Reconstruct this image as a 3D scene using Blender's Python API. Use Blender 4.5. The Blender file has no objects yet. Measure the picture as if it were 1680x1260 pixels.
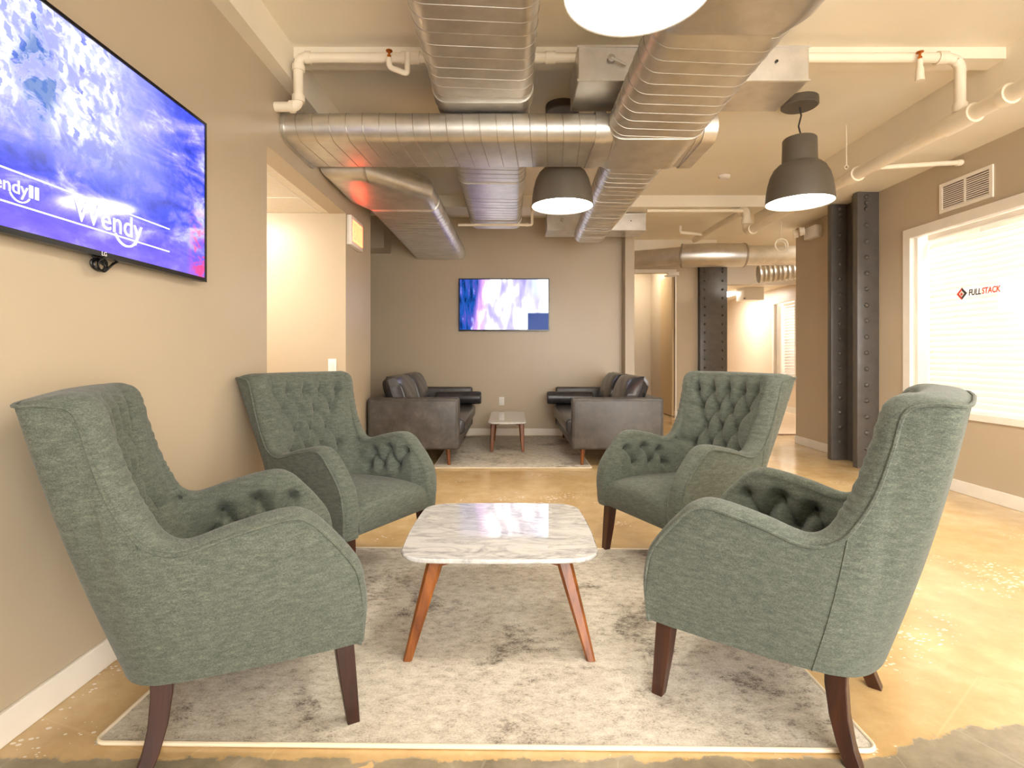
import bpy, bmesh, math, random
import numpy as np
from mathutils import Vector, Matrix

# ------------------------------------------------------------------ camera, world, exposure
scene = bpy.context.scene
COL = scene.collection
F, H0, VX, VY = 880.0, 1.1, 836.0, 585.0           # focal length in px, camera height, vanishing point
cam_d = bpy.data.cameras.new('camera')
cam_d.sensor_fit = 'HORIZONTAL'; cam_d.sensor_width = 36.0
cam_d.lens = 36.0 * F / 1680.0
cam_d.shift_x = (840 - VX) / 1680.0
cam_d.shift_y = -(630 - VY) / 1680.0
cam_d.clip_start = 0.02
cam = bpy.data.objects.new('camera', cam_d)
cam.location = (0, 0, H0); cam.rotation_euler = (math.radians(90), 0, 0)
COL.objects.link(cam); scene.camera = cam

world = bpy.data.worlds.new('world'); scene.world = world
world.use_nodes = True
bgn = world.node_tree.nodes['Background']
bgn.inputs[0].default_value = (1.0, 0.975, 0.94, 1)
bgn.inputs[1].default_value = 5.6
vs = scene.view_settings
vs.view_transform = 'Standard'; vs.look = 'None'; vs.gamma = 1.0; vs.use_curve_mapping = False
vs.exposure = 1.15
PENDANT_E, PANEL_E, TV_E = 20.0, 18.0, 0.58
random.seed(4)

def px(x, y, Y):
    """pixel + depth -> point"""
    return ((x - VX) * Y / F, Y, H0 - (y - VY) * Y / F)

# ------------------------------------------------------------------ materials
def srgb(r, g, b):
    def c(v):
        v /= 255.0
        return v / 12.92 if v <= 0.04045 else ((v + 0.055) / 1.055) ** 2.4
    return (c(r), c(g), c(b), 1.0)

class NT:
    def __init__(s, name):
        s.m = bpy.data.materials.new(name); s.m.use_nodes = True
        s.t = s.m.node_tree; s.n = s.t.nodes; s.l = s.t.links
        s.bsdf = s.n['Principled BSDF']; s.out = s.n['Material Output']
        s.tc = s.n.new('ShaderNodeTexCoord')
    def put(s, sock, v):
        if hasattr(v, 'is_linked') or isinstance(v, bpy.types.NodeSocket): s.l.new(v, sock)
        else: sock.default_value = v
    def mapping(s, scale=(1, 1, 1), loc=(0, 0, 0), rot=(0, 0, 0)):
        n = s.n.new('ShaderNodeMapping')
        n.inputs['Scale'].default_value = scale; n.inputs['Location'].default_value = loc; n.inputs['Rotation'].default_value = rot
        s.l.new(s.tc.outputs['Object'], n.inputs[0]); return n.outputs[0]
    def noise(s, scale, detail=4, rough=0.55, vec=None, dist=0.0):
        n = s.n.new('ShaderNodeTexNoise')
        n.inputs['Scale'].default_value = scale; n.inputs['Detail'].default_value = detail
        n.inputs['Roughness'].default_value = rough; n.inputs['Distortion'].default_value = dist
        s.l.new(vec or s.tc.outputs['Object'], n.inputs['Vector']); return n.outputs[0]
    def voronoi(s, scale, feature='F1', vec=None, rnd=1.0, out=0):
        n = s.n.new('ShaderNodeTexVoronoi'); n.feature = feature
        n.inputs['Scale'].default_value = scale; n.inputs['Randomness'].default_value = rnd
        s.l.new(vec or s.tc.outputs['Object'], n.inputs['Vector']); return n.outputs[out]
    def ramp(s, fac, stops):
        n = s.n.new('ShaderNodeValToRGB'); e = n.color_ramp.elements
        while len(e) < len(stops): e.new(0.5)
        for i, (p, c) in enumerate(stops):
            e[i].position = p; e[i].color = c if len(c) == 4 else (*c, 1)
        s.l.new(fac, n.inputs[0]); return n.outputs[0]
    def math(s, op, a, b=0.0, c=0.0):
        n = s.n.new('ShaderNodeMath'); n.operation = op
        s.put(n.inputs[0], a); s.put(n.inputs[1], b)
        if op in ('MULTIPLY_ADD', 'SMOOTH_MIN'): s.put(n.inputs[2], c)
        return n.outputs[0]
    def step(s, v, a, b):
        n = s.n.new('ShaderNodeMapRange'); n.interpolation_type = 'SMOOTHSTEP'
        s.put(n.inputs['Value'], v); s.put(n.inputs['From Min'], a); s.put(n.inputs['From Max'], b)
        return n.outputs[0]
    def mix(s, fac, a, b, mode='MIX'):
        n = s.n.new('ShaderNodeMix'); n.data_type = 'RGBA'; n.blend_type = mode
        s.put(n.inputs[0], fac); s.put(n.inputs[6], a); s.put(n.inputs[7], b); return n.outputs[2]
    def xyz(s, vec=None):
        n = s.n.new('ShaderNodeSeparateXYZ'); s.l.new(vec or s.tc.outputs['Object'], n.inputs[0]); return n.outputs
    def bump(s, h, strength=0.2, dist=0.01):
        n = s.n.new('ShaderNodeBump'); n.inputs['Strength'].default_value = strength; n.inputs['Distance'].default_value = dist
        s.l.new(h, n.inputs['Height']); s.l.new(n.outputs[0], s.bsdf.inputs['Normal'])
    def base(s, c): s.put(s.bsdf.inputs['Base Color'], c)
    def rough(s, v): s.put(s.bsdf.inputs['Roughness'], v)
    def set(s, k, v): s.put(s.bsdf.inputs[k], v)

def simple(name, c, rough=0.5, metal=0.0, var=0.0, vscale=8.0, spec=None, bump=0.0, bscale=60.0):
    t = NT(name)
    if var > 0:
        f = t.noise(vscale, 5)
        d = tuple(max(0, v * (1 - var)) for v in c[:3]); u = tuple(min(1, v * (1 + var)) for v in c[:3])
        t.base(t.ramp(f, [(0.3, d), (0.7, u)]))
    else: t.base(c)
    t.rough(rough); t.set('Metallic', metal)
    if spec is not None: t.set('Specular IOR Level', spec)
    if bump: t.bump(t.noise(bscale, 3), bump, 0.004)
    return t.m

def emit(name, c, strength):
    t = NT(name); t.base((0.8, 0.8, 0.8, 1)); t.set('Emission Color', c); t.set('Emission Strength', strength); return t.m

def wall_paint(name, c, rough=0.36):
    t = NT(name)
    f = t.noise(1.3, 3)
    t.base(t.ramp(f, [(0.3, tuple(v * 0.96 for v in c[:3])), (0.7, tuple(min(1, v * 1.03) for v in c[:3]))]))
    t.rough(rough); t.bump(t.noise(160, 2), 0.05, 0.002); return t.m

M = {}
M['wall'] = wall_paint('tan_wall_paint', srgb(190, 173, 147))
M['ceil'] = wall_paint('cream_ceiling_paint', srgb(240, 229, 207), 0.6)
M['trim'] = simple('white_trim', srgb(238, 230, 216), 0.35, var=0.03)
M['white'] = simple('white_paint', srgb(238, 232, 222), 0.4)
M['pipe'] = simple('white_pipe_paint', srgb(240, 228, 205), 0.38, var=0.03)
M['tile'] = simple('ceiling_tile_white', srgb(240, 232, 218), 0.8, var=0.04, vscale=40)
M['steel'] = simple('charcoal_steel_paint', srgb(84, 79, 74), 0.36, var=0.15, vscale=14)
M['black'] = simple('black_plastic', srgb(16, 16, 18), 0.25)
M['cordm'] = simple('dark_cord', srgb(30, 27, 24), 0.6)
M['lampgrey'] = simple('lamp_dark_grey', srgb(92, 84, 72), 0.5)
M['lampin'] = simple('lamp_inner_white', srgb(245, 240, 228), 0.5)
M['glow'] = emit('pendant_glow', (1.0, 0.945, 0.84, 1), PENDANT_E)
M['officefill'] = emit('office_fill_glow', (1.0, 0.98, 0.96, 1), 13.0)  # glow of the added, unseen panels that backlight the windows
M['panel'] = emit('panel_glow', (1.0, 0.95, 0.87, 1), PANEL_E)
M['brass'] = simple('brass', srgb(190, 110, 40), 0.3, 0.9)
M['outlet'] = simple('outlet_white', srgb(240, 236, 228), 0.35)

def m_galv(name, rough=0.40):
    t = NT(name)
    f = t.noise(6, 4, 0.6, t.mapping((1, 1, 1)))
    g = t.noise(70, 2, 0.5, t.mapping((0.25, 0.25, 3)))
    t.base(t.ramp(f, [(0.25, srgb(196, 192, 184)), (0.75, srgb(226, 222, 214))]))
    t.set('Metallic', 0.92)
    t.rough(t.math('ADD', t.math('MULTIPLY', g, 0.10), rough - 0.05))
    return t.m
M['galv'] = m_galv('galvanised_duct')
M['galvbox'] = m_galv('galvanised_box', 0.36)
M['seam'] = simple('duct_seam', srgb(176, 168, 156), 0.45, 0.9)

def m_wood(name, c0, c1, axis=2, rough=0.35):
    t = NT(name)
    sc = [28, 28, 28]; sc[axis] = 2.2
    f = t.noise(1.0, 6, 0.6, t.mapping(tuple(sc)), 0.6)
    t.base(t.ramp(f, [(0.3, c0), (0.7, c1)])); t.rough(rough); t.bump(f, 0.05, 0.002); return t.m
M['legdark'] = m_wood('dark_walnut_leg', srgb(32, 13, 7), srgb(70, 34, 18))
M['legoak'] = m_wood('walnut_table_leg', srgb(88, 42, 12), srgb(146, 84, 32))

def m_fabric():
    t = NT('green_tweed')
    a = t.noise(800, 2, 0.6, t.mapping((0.22, 0.22, 1)))
    b = t.noise(800, 2, 0.6, t.mapping((1, 1, 0.3)))
    c = t.noise(120, 3, 0.6, t.mapping((0.25, 0.25, 1)))
    f = t.math('ADD', t.math('ADD', t.math('MULTIPLY', a, 0.42), t.math('MULTIPLY', b, 0.33)), t.math('MULTIPLY', c, 0.25))
    big = t.noise(5, 3)
    col = t.ramp(f, [(0.36, srgb(56, 60, 54)), (0.5, srgb(87, 92, 82)), (0.64, srgb(124, 126, 112))])
    col = t.mix(t.math('MULTIPLY', big, 0.35), col, srgb(81, 87, 78))
    t.base(col); t.rough(0.92); t.set('Specular IOR Level', 0.2)
    t.set('Sheen Weight', 0.12); t.set('Sheen Roughness', 0.5)
    t.bump(f, 0.2, 0.002); return t.m
M['fabric'] = m_fabric()
M['button'] = simple('green_button', srgb(58, 64, 54), 0.9)
M['lining'] = simple('dark_lining', srgb(28, 26, 24), 0.9)

def m_leather():
    t = NT('grey_leather')
    f = t.noise(7, 7, 0.7); g = t.voronoi(160)
    t.base(t.ramp(f, [(0.25, srgb(52, 49, 47)), (0.55, srgb(80, 75, 71)), (0.8, srgb(108, 101, 95))]))
    t.rough(t.ramp(f, [(0.3, (0.30,) * 3), (0.7, (0.48,) * 3)])); t.bump(g, 0.12, 0.002); return t.m
M['leather'] = m_leather()
M['leatherdark'] = simple('dark_leather', srgb(56, 54, 56), 0.26, var=0.25, vscale=10)

def m_marble():
    t = NT('white_marble')
    w = t.noise(3.5, 8, 0.65, t.mapping((1, 2.2, 1), rot=(0, 0, 0.5)), 1.4)
    v = t.noise(9, 6, 0.7, t.mapping((1, 3.0, 1), rot=(0, 0, 0.35)), 1.0)
    a = t.ramp(w, [(0.40, srgb(206, 203, 198)), (0.49, srgb(150, 148, 145)), (0.56, srgb(208, 205, 200))])
    b = t.ramp(v, [(0.35, srgb(150, 148, 146)), (0.5, srgb(212, 210, 205))])
    t.base(t.mix(0.5, a, b, 'MIX')); t.rough(0.06); t.set('Coat Weight', 0.5); t.set('Coat Roughness', 0.03); return t.m
M['marble'] = m_marble()

def m_rug(seed):
    t = NT('distressed_rug')
    p = t.mapping((1, 1, 1), loc=(seed, seed * 0.7, 0))
    big = t.noise(2.6, 6, 0.65, p, 0.5)
    mid = t.noise(26, 6, 0.8, t.mapping((0.8, 1.3, 1), loc=(seed, 0, 0)))
    fine = t.noise(190, 3, 0.7, t.mapping((0.85, 1.2, 1), loc=(seed, 0, 0)))
    patch = t.step(big, 0.50, 0.66)
    f = t.math('ADD', t.math('MULTIPLY', mid, 0.62), t.math('MULTIPLY', fine, 0.38))
    f = t.math('SUBTRACT', f, t.math('MULTIPLY', patch, 0.10))
    col = t.ramp(f, [(0.30, srgb(94, 86, 79)), (0.38, srgb(144, 134, 121)), (0.46, srgb(188, 178, 161)), (0.60, srgb(216, 208, 192))])
    t.base(col); t.rough(0.95); t.set('Specular IOR Level', 0.1); t.bump(fine, 0.5, 0.004); return t.m
M['rugA'] = m_rug(0.0); M['rugB'] = m_rug(7.3)
M['rugedge'] = simple('rug_binding', srgb(222, 206, 178), 0.9)

def m_floor():
    t = NT('stained_concrete_floor')
    x, y, z = t.xyz()
    n1 = t.noise(1.1, 6, 0.6); n2 = t.noise(6, 7, 0.7); n3 = t.noise(38, 3, 0.6)
    ochre = t.ramp(t.math('ADD', t.math('MULTIPLY', n1, 0.6), t.math('MULTIPLY', n2, 0.4)),
                   [(0.32, srgb(176, 142, 92)), (0.5, srgb(202, 170, 120)), (0.68, srgb(220, 196, 154))])
    # white paint flecks, dense in drifts
    fl = t.voronoi(34, 'F1', t.mapping((1, 1.5, 1)))
    drift = t.noise(2.1, 4, 0.6, t.mapping((1, 1, 1), loc=(3.1, 0.4, 0)))
    thr = t.math('MULTIPLY', t.step(drift, 0.47, 0.66), 0.32)
    fleck = t.math('LESS_THAN', t.math('ADD', fl, t.math('MULTIPLY', n3, 0.12)), t.math('ADD', thr, 0.055))
    ochre = t.mix(t.math('MULTIPLY', fleck, 0.75), ochre, srgb(244, 234, 214))
    # thin cracks
    cr = t.voronoi(0.9, 'DISTANCE_TO_EDGE', t.mapping((1, 1, 1), loc=(0.3, 0.2, 0)))
    crm = t.math('LESS_THAN', t.math('ADD', cr, t.math('MULTIPLY', n2, 0.012)), 0.0085)
    ochre = t.mix(t.math('MULTIPLY', crm, 0.14), ochre, srgb(230, 205, 160))
    # bare concrete in front of a ragged edge where the stain has worn off
    edge = t.math('ADD', y, t.math('MULTIPLY', t.math('SUBTRACT', t.noise(9, 6, 0.7), 0.5), 0.11))
    edge = t.math('SUBTRACT', edge, t.math('MULTIPLY', t.step(x, 0.95, 1.4), 0.13))
    bare = t.math('SUBTRACT', 1.0, t.step(edge, 1.462, 1.470))
    conc = t.ramp(n2, [(0.3, srgb(108, 98, 78)), (0.7, srgb(166, 152, 126))])
    conc = t.mix(t.math('MULTIPLY', t.math('LESS_THAN', t.voronoi(3.1, 'DISTANCE_TO_EDGE'), 0.008), 0.16), conc, srgb(200, 190, 165))
    patch = t.math('MULTIPLY', bare, t.step(t.noise(3.4, 4, 0.6, t.mapping(loc=(9, 2, 0))), 0.66, 0.675))
    t.base(t.mix(t.math('SUBTRACT', bare, patch), ochre, conc))
    t.rough(t.math('ADD', t.math('MULTIPLY', n2, 0.16), t.math('ADD', t.math('MULTIPLY', bare, 0.22), 0.10)))
    t.set('Coat Weight', 0.25); t.set('Coat Roughness', 0.1)
    t.bump(n2, 0.05, 0.004); return t.m
M['floor'] = m_floor()
M['floorfar'] = simple('pale_far_floor', srgb(232, 208, 176), 0.3, var=0.05, vscale=3)

def m_glass():
    t = NT('clear_glass')
    t.base((1, 1, 1, 1)); t.rough(0.0); t.set('Transmission Weight', 1.0); t.set('IOR', 1.45); return t.m
def m_thin_glass():
    t = NT('window_glass')
    tr = t.n.new('ShaderNodeBsdfTransparent'); gl = t.n.new('ShaderNodeBsdfGlossy'); gl.inputs['Roughness'].default_value = 0.02
    lw = t.n.new('ShaderNodeLayerWeight')
    fr = t.math('MULTIPLY_ADD', t.math('POWER', lw.outputs['Facing'], 4.0), 0.9, 0.05)
    mx = t.n.new('ShaderNodeMixShader')
    t.l.new(fr, mx.inputs[0]); t.l.new(tr.outputs[0], mx.inputs[1]); t.l.new(gl.outputs[0], mx.inputs[2])
    t.l.new(mx.outputs[0], t.out.inputs[0]); return t.m
M['glass'] = m_thin_glass()
def m_slat():
    t = NT('white_blind_slat')
    d = t.n.new('ShaderNodeBsdfDiffuse'); d.inputs[0].default_value = srgb(248, 246, 244)
    tr = t.n.new('ShaderNodeBsdfTranslucent'); tr.inputs[0].default_value = srgb(248, 246, 244)
    mx = t.n.new('ShaderNodeMixShader'); mx.inputs[0].default_value = 0.55
    t.l.new(d.outputs[0], mx.inputs[1]); t.l.new(tr.outputs[0], mx.inputs[2]); t.l.new(mx.outputs[0], t.out.inputs[0]); return t.m
M['slat'] = m_slat()

# ------------------------------------------------------------------ mesh helpers
class MB:
    def __init__(s): s.v = []; s.f = []
    def add(s, verts, faces):
        o = len(s.v); s.v += [tuple(p) for p in verts]; s.f += [tuple(i + o for i in q) for q in faces]; return s
    def box(s, x0, x1, y0, y1, z0, z1):
        v = [(x, y, z) for z in (z0, z1) for y in (y0, y1) for x in (x0, x1)]
        return s.add(v, [(0, 2, 3, 1), (4, 5, 7, 6), (0, 1, 5, 4), (1, 3, 7, 5), (3, 2, 6, 7), (2, 0, 4, 6)])
    def rbox(s, x0, x1, y0, y1, z0, z1, r=0.01, seg=2):
        bm = bmesh.new(); bmesh.ops.create_cube(bm, size=1.0)
        for v in bm.verts:
            v.co = ((x0 + x1) / 2 + v.co.x * (x1 - x0), (y0 + y1) / 2 + v.co.y * (y1 - y0), (z0 + z1) / 2 + v.co.z * (z1 - z0))
        bmesh.ops.bevel(bm, geom=bm.edges[:], offset=r, segments=seg, profile=0.5, affect='EDGES', clamp_overlap=True)
        bm.verts.index_update()
        s.add([v.co[:] for v in bm.verts], [[v.index for v in f.verts] for f in bm.faces]); bm.free(); return s
    def rings(s, rings, closed=True, caps=True):
        n = len(rings[0]); o = len(s.v)
        for r in rings: s.v += [tuple(p) for p in r]
        for i in range(len(rings) - 1):
            for j in range(n if closed else n - 1):
                a = o + i * n + j; b = o + i * n + (j + 1) % n
                s.f.append((a, b, b + n, a + n))
        if caps:
            s.f.append(tuple(o + j for j in reversed(range(n))))
            s.f.append(tuple(o + (len(rings) - 1) * n + j for j in range(n)))
        return s
    def tube(s, pts, r, n=12, loop=False):
        P = [Vector(p) for p in pts]; rings = []; up = Vector((0, 0, 1)); prev = None
        for i, p in enumerate(P):
            if loop: t = P[(i + 1) % len(P)] - P[i - 1]
            else: t = (P[min(i + 1, len(P) - 1)] - P[max(i - 1, 0)])
            t.normalize()
            if prev is None:
                a = up if abs(t.z) < 0.9 else Vector((1, 0, 0))
                u = t.cross(a).normalized()
            else:
                u = (prev - t * prev.dot(t)).normalized()
            prev = u; w = t.cross(u)
            rr = r[i] if isinstance(r, (list, tuple)) else r
            rings.append([p + (u * math.cos(2 * math.pi * k / n) + w * math.sin(2 * math.pi * k / n)) * rr for k in range(n)])
        if loop: rings.append(rings[0])
        return s.rings(rings, True, not loop)
    def lathe(s, prof, c=(0, 0, 0), n=40, caps=False):
        rings = [[(c[0] + r * math.cos(2 * math.pi * k / n), c[1] + r * math.sin(2 * math.pi * k / n), c[2] + z) for k in range(n)] for r, z in prof]
        return s.rings(rings, True, caps)
    def prism(s, poly, z0, z1):
        n = len(poly)
        return s.add([(x, y, z0) for x, y in poly] + [(x, y, z1) for x, y in poly],
                     [tuple(reversed(range(n))), tuple(range(n, 2 * n))] + [(i, (i + 1) % n, (i + 1) % n + n, i + n) for i in range(n)])
    def grid(s, G):
        G = np.asarray(G); a, b = G.shape[:2]; o = len(s.v)
        s.v += [tuple(p) for p in G.reshape(-1, 3).tolist()]
        for i in range(a - 1):
            for j in range(b - 1):
                k = o + i * b + j; s.f.append((k, k + 1, k + b + 1, k + b))
        return s
    def mesh(s, name, mat, smooth=True, angle=38):
        me = bpy.data.meshes.new(name); me.from_pydata(s.v, [], s.f); me.update()
        bm = bmesh.new(); bm.from_mesh(me); bmesh.ops.recalc_face_normals(bm, faces=bm.faces[:]); bm.to_mesh(me); bm.free()
        if smooth:
            me.polygons.foreach_set('use_smooth', [True] * len(me.polygons)); me.set_sharp_from_angle(angle=math.radians(angle))
        if mat is not None: me.materials.append(mat if not isinstance(mat, str) else M[mat])
        return me
    def build(s, name, mat, parent=None, smooth=True, angle=38, loc=None):
        return link(name, s.mesh(name, mat, smooth, angle), parent, loc)

def link(name, me, parent=None, loc=None):
    o = bpy.data.objects.new(name, me); COL.objects.link(o)
    if parent is not None: o.parent = parent
    if loc is not None: o.location = loc
    return o
def tag(o, label=None, cat=None, group=None, kind=None):
    if label: o['label'] = label
    if cat: o['category'] = cat
    if group: o['group'] = group
    if kind: o['kind'] = kind
    return o
def thing(name, label, cat, loc=(0, 0, 0), rz=0.0, group=None):
    o = bpy.data.objects.new(name, None); COL.objects.link(o)
    o.empty_display_size = 0.1; o.location = loc; o.rotation_euler = (0, 0, rz)
    return tag(o, label, cat, group)
def copy_tree(o, parent=None):
    c = o.copy(); COL.objects.link(c)
    if parent is not None: c.parent = parent
    for ch in [q for q in bpy.data.objects if q.parent == o]: copy_tree(ch, c)
    return c
def struct(name, mb, mat, parent=None, smooth=False, label=None):
    o = mb.build(name, mat, parent, smooth)
    if parent is None: o['kind'] = 'structure'
    if label: o['label'] = label
    return o
def arc(c, r, a0, a1, ax1, ax2, n=6):
    c = Vector(c); ax1 = Vector(ax1); ax2 = Vector(ax2)
    return [tuple(c + ax1 * r * math.cos(a0 + (a1 - a0) * i / n) + ax2 * r * math.sin(a0 + (a1 - a0) * i / n)) for i in range(n + 1)]
def round_path(pts, r, n=5):
    """polyline with rounded corners"""
    P = [Vector(p) for p in pts]; out = [P[0]]
    for i in range(1, len(P) - 1):
        a = (P[i - 1] - P[i]).normalized(); b = (P[i + 1] - P[i]).normalized()
        s = P[i] + a * r; e = P[i] + b * r
        for k in range(n + 1):
            t = k / n; out.append((1 - t) ** 2 * s + 2 * t * (1 - t) * P[i] + t * t * e)
    out.append(P[-1]); return [tuple(p) for p in out]
def text_mesh(body, size, extrude=0.0005, bold=0.0, shear=0.0):
    c = bpy.data.curves.new('lettering', 'FONT'); c.body = body; c.size = size; c.extrude = extrude; c.offset = bold; c.shear = shear; c.resolution_u = 3
    o = bpy.data.objects.new('lettering', c); COL.objects.link(o)
    dg = bpy.context.evaluated_depsgraph_get(); dg.update()
    me = bpy.data.meshes.new_from_object(o.evaluated_get(dg))
    bpy.data.objects.remove(o); bpy.data.curves.remove(c); return me
def place_text(body, width, mat, parent, origin, xaxis, yaxis, name='lettering', height=None, bold=0.0, shear=0.0):
    """flat lettering whose lower left is at origin; xaxis/yaxis unit vectors"""
    me = text_mesh(body, 1.0, 0.0005, bold, shear)
    co = np.empty(len(me.vertices) * 3); me.vertices.foreach_get('co', co); co = co.reshape(-1, 3)
    w = co[:, 0].max() - co[:, 0].min(); k = width / w; ky = k if height is None else height / max(1e-6, co[:, 1].max())
    X = Vector(xaxis); Yv = Vector(yaxis); N = X.cross(Yv)
    for v, p in zip(me.vertices, co):
        v.co = Vector(origin) + X * (p[0] - co[:, 0].min()) * k + Yv * p[1] * ky + N * p[2]
    me.materials.append(M[mat] if isinstance(mat, str) else mat)
    return link(name, me, parent)

# ------------------------------------------------------------------ room shell
XL, XR, ZC = -1.439, 3.64, 3.04
YB, YR = 7.5, -2.5
tag(MB().add([(-4.2, YR, 0), (7.5, YR, 0), (7.5, 7.56, 0), (3.66, 7.56, 0), (3.66, 16, 0), (-4.2, 16, 0)], [(0, 1, 2, 3, 4, 5)]).build('floor', 'floor', None, False), kind='structure')
tag(MB().add([(3.66, 7.56, 0), (7.5, 7.56, 0), (7.5, 16, 0), (3.66, 16, 0)], [(0, 1, 2, 3)]).build('floor', 'floorfar', None, False), kind='structure')
struct('trim_1', MB().box(3.66, 7.0, 7.53, 7.58, 0.0, 0.008), 'legoak')
struct('ceiling', MB().box(-4.2, 7.5, YR, 16, ZC, ZC + 0.1), 'ceil')
# left wall with the corridor opening
OY0, OY1, OZ = 3.18, 4.71, 2.355
struct('wall_left', MB().box(XL - 0.14, XL, YR, OY0, 0, ZC).box(XL - 0.14, XL, OY0, OY1, OZ, ZC).box(XL - 0.14, XL, OY1, 5.55, 0, ZC), 'wall')
struct('baseboard_left', MB().rbox(XL, XL + 0.016, YR, OY0, 0.0, 0.097, 0.004, 2).rbox(XL, XL + 0.016, OY1, 5.55, 0, 0.097, 0.004, 2), 'trim')
struct('wall_corridor', MB().box(-4.2, XL - 0.14, OY1, OY1 + 0.14, 0, ZC).box(-4.2, XL - 0.14, OY0 - 0.14, OY0, 0, ZC).box(-4.3, -4.2, OY0 - 0.14, OY1 + 0.14, 0, ZC), 'wall')
# corridor drop ceiling: tiles in a grid
cc = tag(MB().box(-4.2, XL - 0.14, OY0, OY1, OZ + 0.06, OZ + 0.08).build('ceiling_corridor', 'ceil', None, False), kind='structure')
gx = [-4.11, -3.50, -2.89, -2.28, -1.67, XL]; gy = [OY0, 3.68, 4.26, OY1]
for i in range(5):
    for j in range(3):
        if i == 2 and j == 1: continue
        MB().rbox(gx[i] + 0.006, gx[i + 1] - 0.006, gy[j] + 0.006, gy[j + 1] - 0.006, OZ + 0.006, OZ + 0.022, 0.004, 1).build('ceiling_tile', 'tile', cc)
g = MB()
for x in gx[1:-1]: g.box(x - 0.009, x + 0.009, OY0, OY1, OZ + 0.004, OZ + 0.02)
for y in gy[1:-1]: g.box(gx[0], XL - 0.0, y - 0.009, y + 0.009, OZ + 0.0035, OZ + 0.019)
g.build('tile_grid', 'white', cc, False)
t = thing('ceiling_panel_light', 'added square light panel, out of view, under the corridor drop ceiling', 'ceiling light', (-2.585, 3.97, OZ))
MB().box(-0.3, 0.3, -0.28, 0.28, 0.012, 0.03).build('housing', 'white', t, False)
MB().rbox(-0.285, 0.285, -0.265, 0.265, -0.07, 0.011, 0.01, 2).build('diffuser', 'panel', t, False)  # unseen added light, diffuser hung low to brighten the tiles

struct('rear_light_block', MB().box(XL - 0.14, 0.15, -1.85, -1.7, 0, ZC), 'wall')  # unseen wall added to cut the fill light from the rear left
# back wall, alcove side, stub wall, hallway end wall
struct('wall_back', MB().box(-2.75, 1.57, YB, YB + 0.14, 0, ZC), 'wall')
struct('wall_alcove', MB().box(-2.75, -2.6, OY1 + 0.14, YB, 0, ZC), 'wall')
struct('wall_stub', MB().box(1.57, 1.695, 7.28, 9.8, 0, ZC), 'wall')
struct('baseboard_back', MB().rbox(-2.6, 1.57, YB - 0.016, YB, 0, 0.097, 0.004, 2), 'trim')
struct('baseboard_stub', MB().rbox(1.56, 1.71, 7.264, 7.28, 0, 0.097, 0.004, 2), 'trim')
YH = 9.8
struct('wall_hall', MB().box(1.695, 2.27, YH, YH + 0.14, 0, ZC).box(2.27, 3.02, YH, YH + 0.14, 2.63, ZC).box(3.02, 3.44, YH, YH + 0.14, 0, ZC).box(3.44, 7.5, YH + 0.10, YH + 0.24, 2.43, ZC), 'wall')
struct('wall_doorway', MB().box(2.0, 3.3, 11.5, 11.6, 0, ZC).box(3.03, 3.13, YH + 0.14, 11.5, 0, ZC).box(1.9, 2.0, YH + 0.14, 11.5, 0, ZC), 'wall')
struct('baseboard_hall', MB().box(3.03, 3.44, YH - 0.016, YH, 0, 0.1).box(3.015, 3.03, YH, 11.5, 0, 0.1), 'trim')
d1 = tag(MB().box(2.21, 2.27, YH - 0.02, YH + 0.0, 0, 2.69).box(3.02, 3.045, YH - 0.02, YH, 0, 2.69).box(2.27, 3.02, YH - 0.02, YH, 2.63, 2.69).build('door_1', 'trim', None, False), kind='structure')
MB().rbox(2.97, 3.015, YH + 0.02, YH + 0.76, 0.01, 2.60, 0.004, 1).build('door_leaf', simple('tan_door', srgb(196, 168, 124), 0.4), d1)
t = thing('ceiling_panel_light', 'added hidden light panel brightening the passage behind the hallway door', 'ceiling light', (2.5, 10.7, ZC))  # unseen light added to brighten the doorway
MB().box(-0.25, 0.25, -0.25, 0.25, -0.03, -0.001).build('housing', 'white', t, False)
MB().box(-0.23, 0.23, -0.23, 0.23, -0.036, -0.031).build('diffuser', 'panel', t, False)
t = thing('door_closer', 'white door closer with folded arm above the hallway door', 'door closer', (0, 0, 0))
MB().rbox(2.86, 3.06, YH - 0.13, YH - 0.025, 2.56, 2.63, 0.01, 2).build('body', 'white', t)
MB().tube([(2.9, YH - 0.08, 2.555), (2.78, YH - 0.2, 2.54), (2.95, YH - 0.28, 2.53)], 0.016, 8).build('arm', 'white', t)
# right wall with the office window
WY0, WY1, WZ0, WZ1 = 2.2, 4.94, 0.60, 2.256
struct('wall_right', MB().box(XR, XR + 0.14, YR, WY0, 0, ZC).box(XR, XR + 0.14, WY1, 6.82, 0, ZC).box(XR, XR + 0.14, WY0, WY1, 0, WZ0).box(XR, XR + 0.14, WY0, WY1, WZ1, ZC), 'wall')
struct('baseboard_right', MB().rbox(XR - 0.016, XR, YR, 5.29, 0, 0.10, 0.004, 2).rbox(XR - 0.016, XR, 5.80, 6.82, 0, 0.10, 0.004, 2), 'trim')
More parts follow.
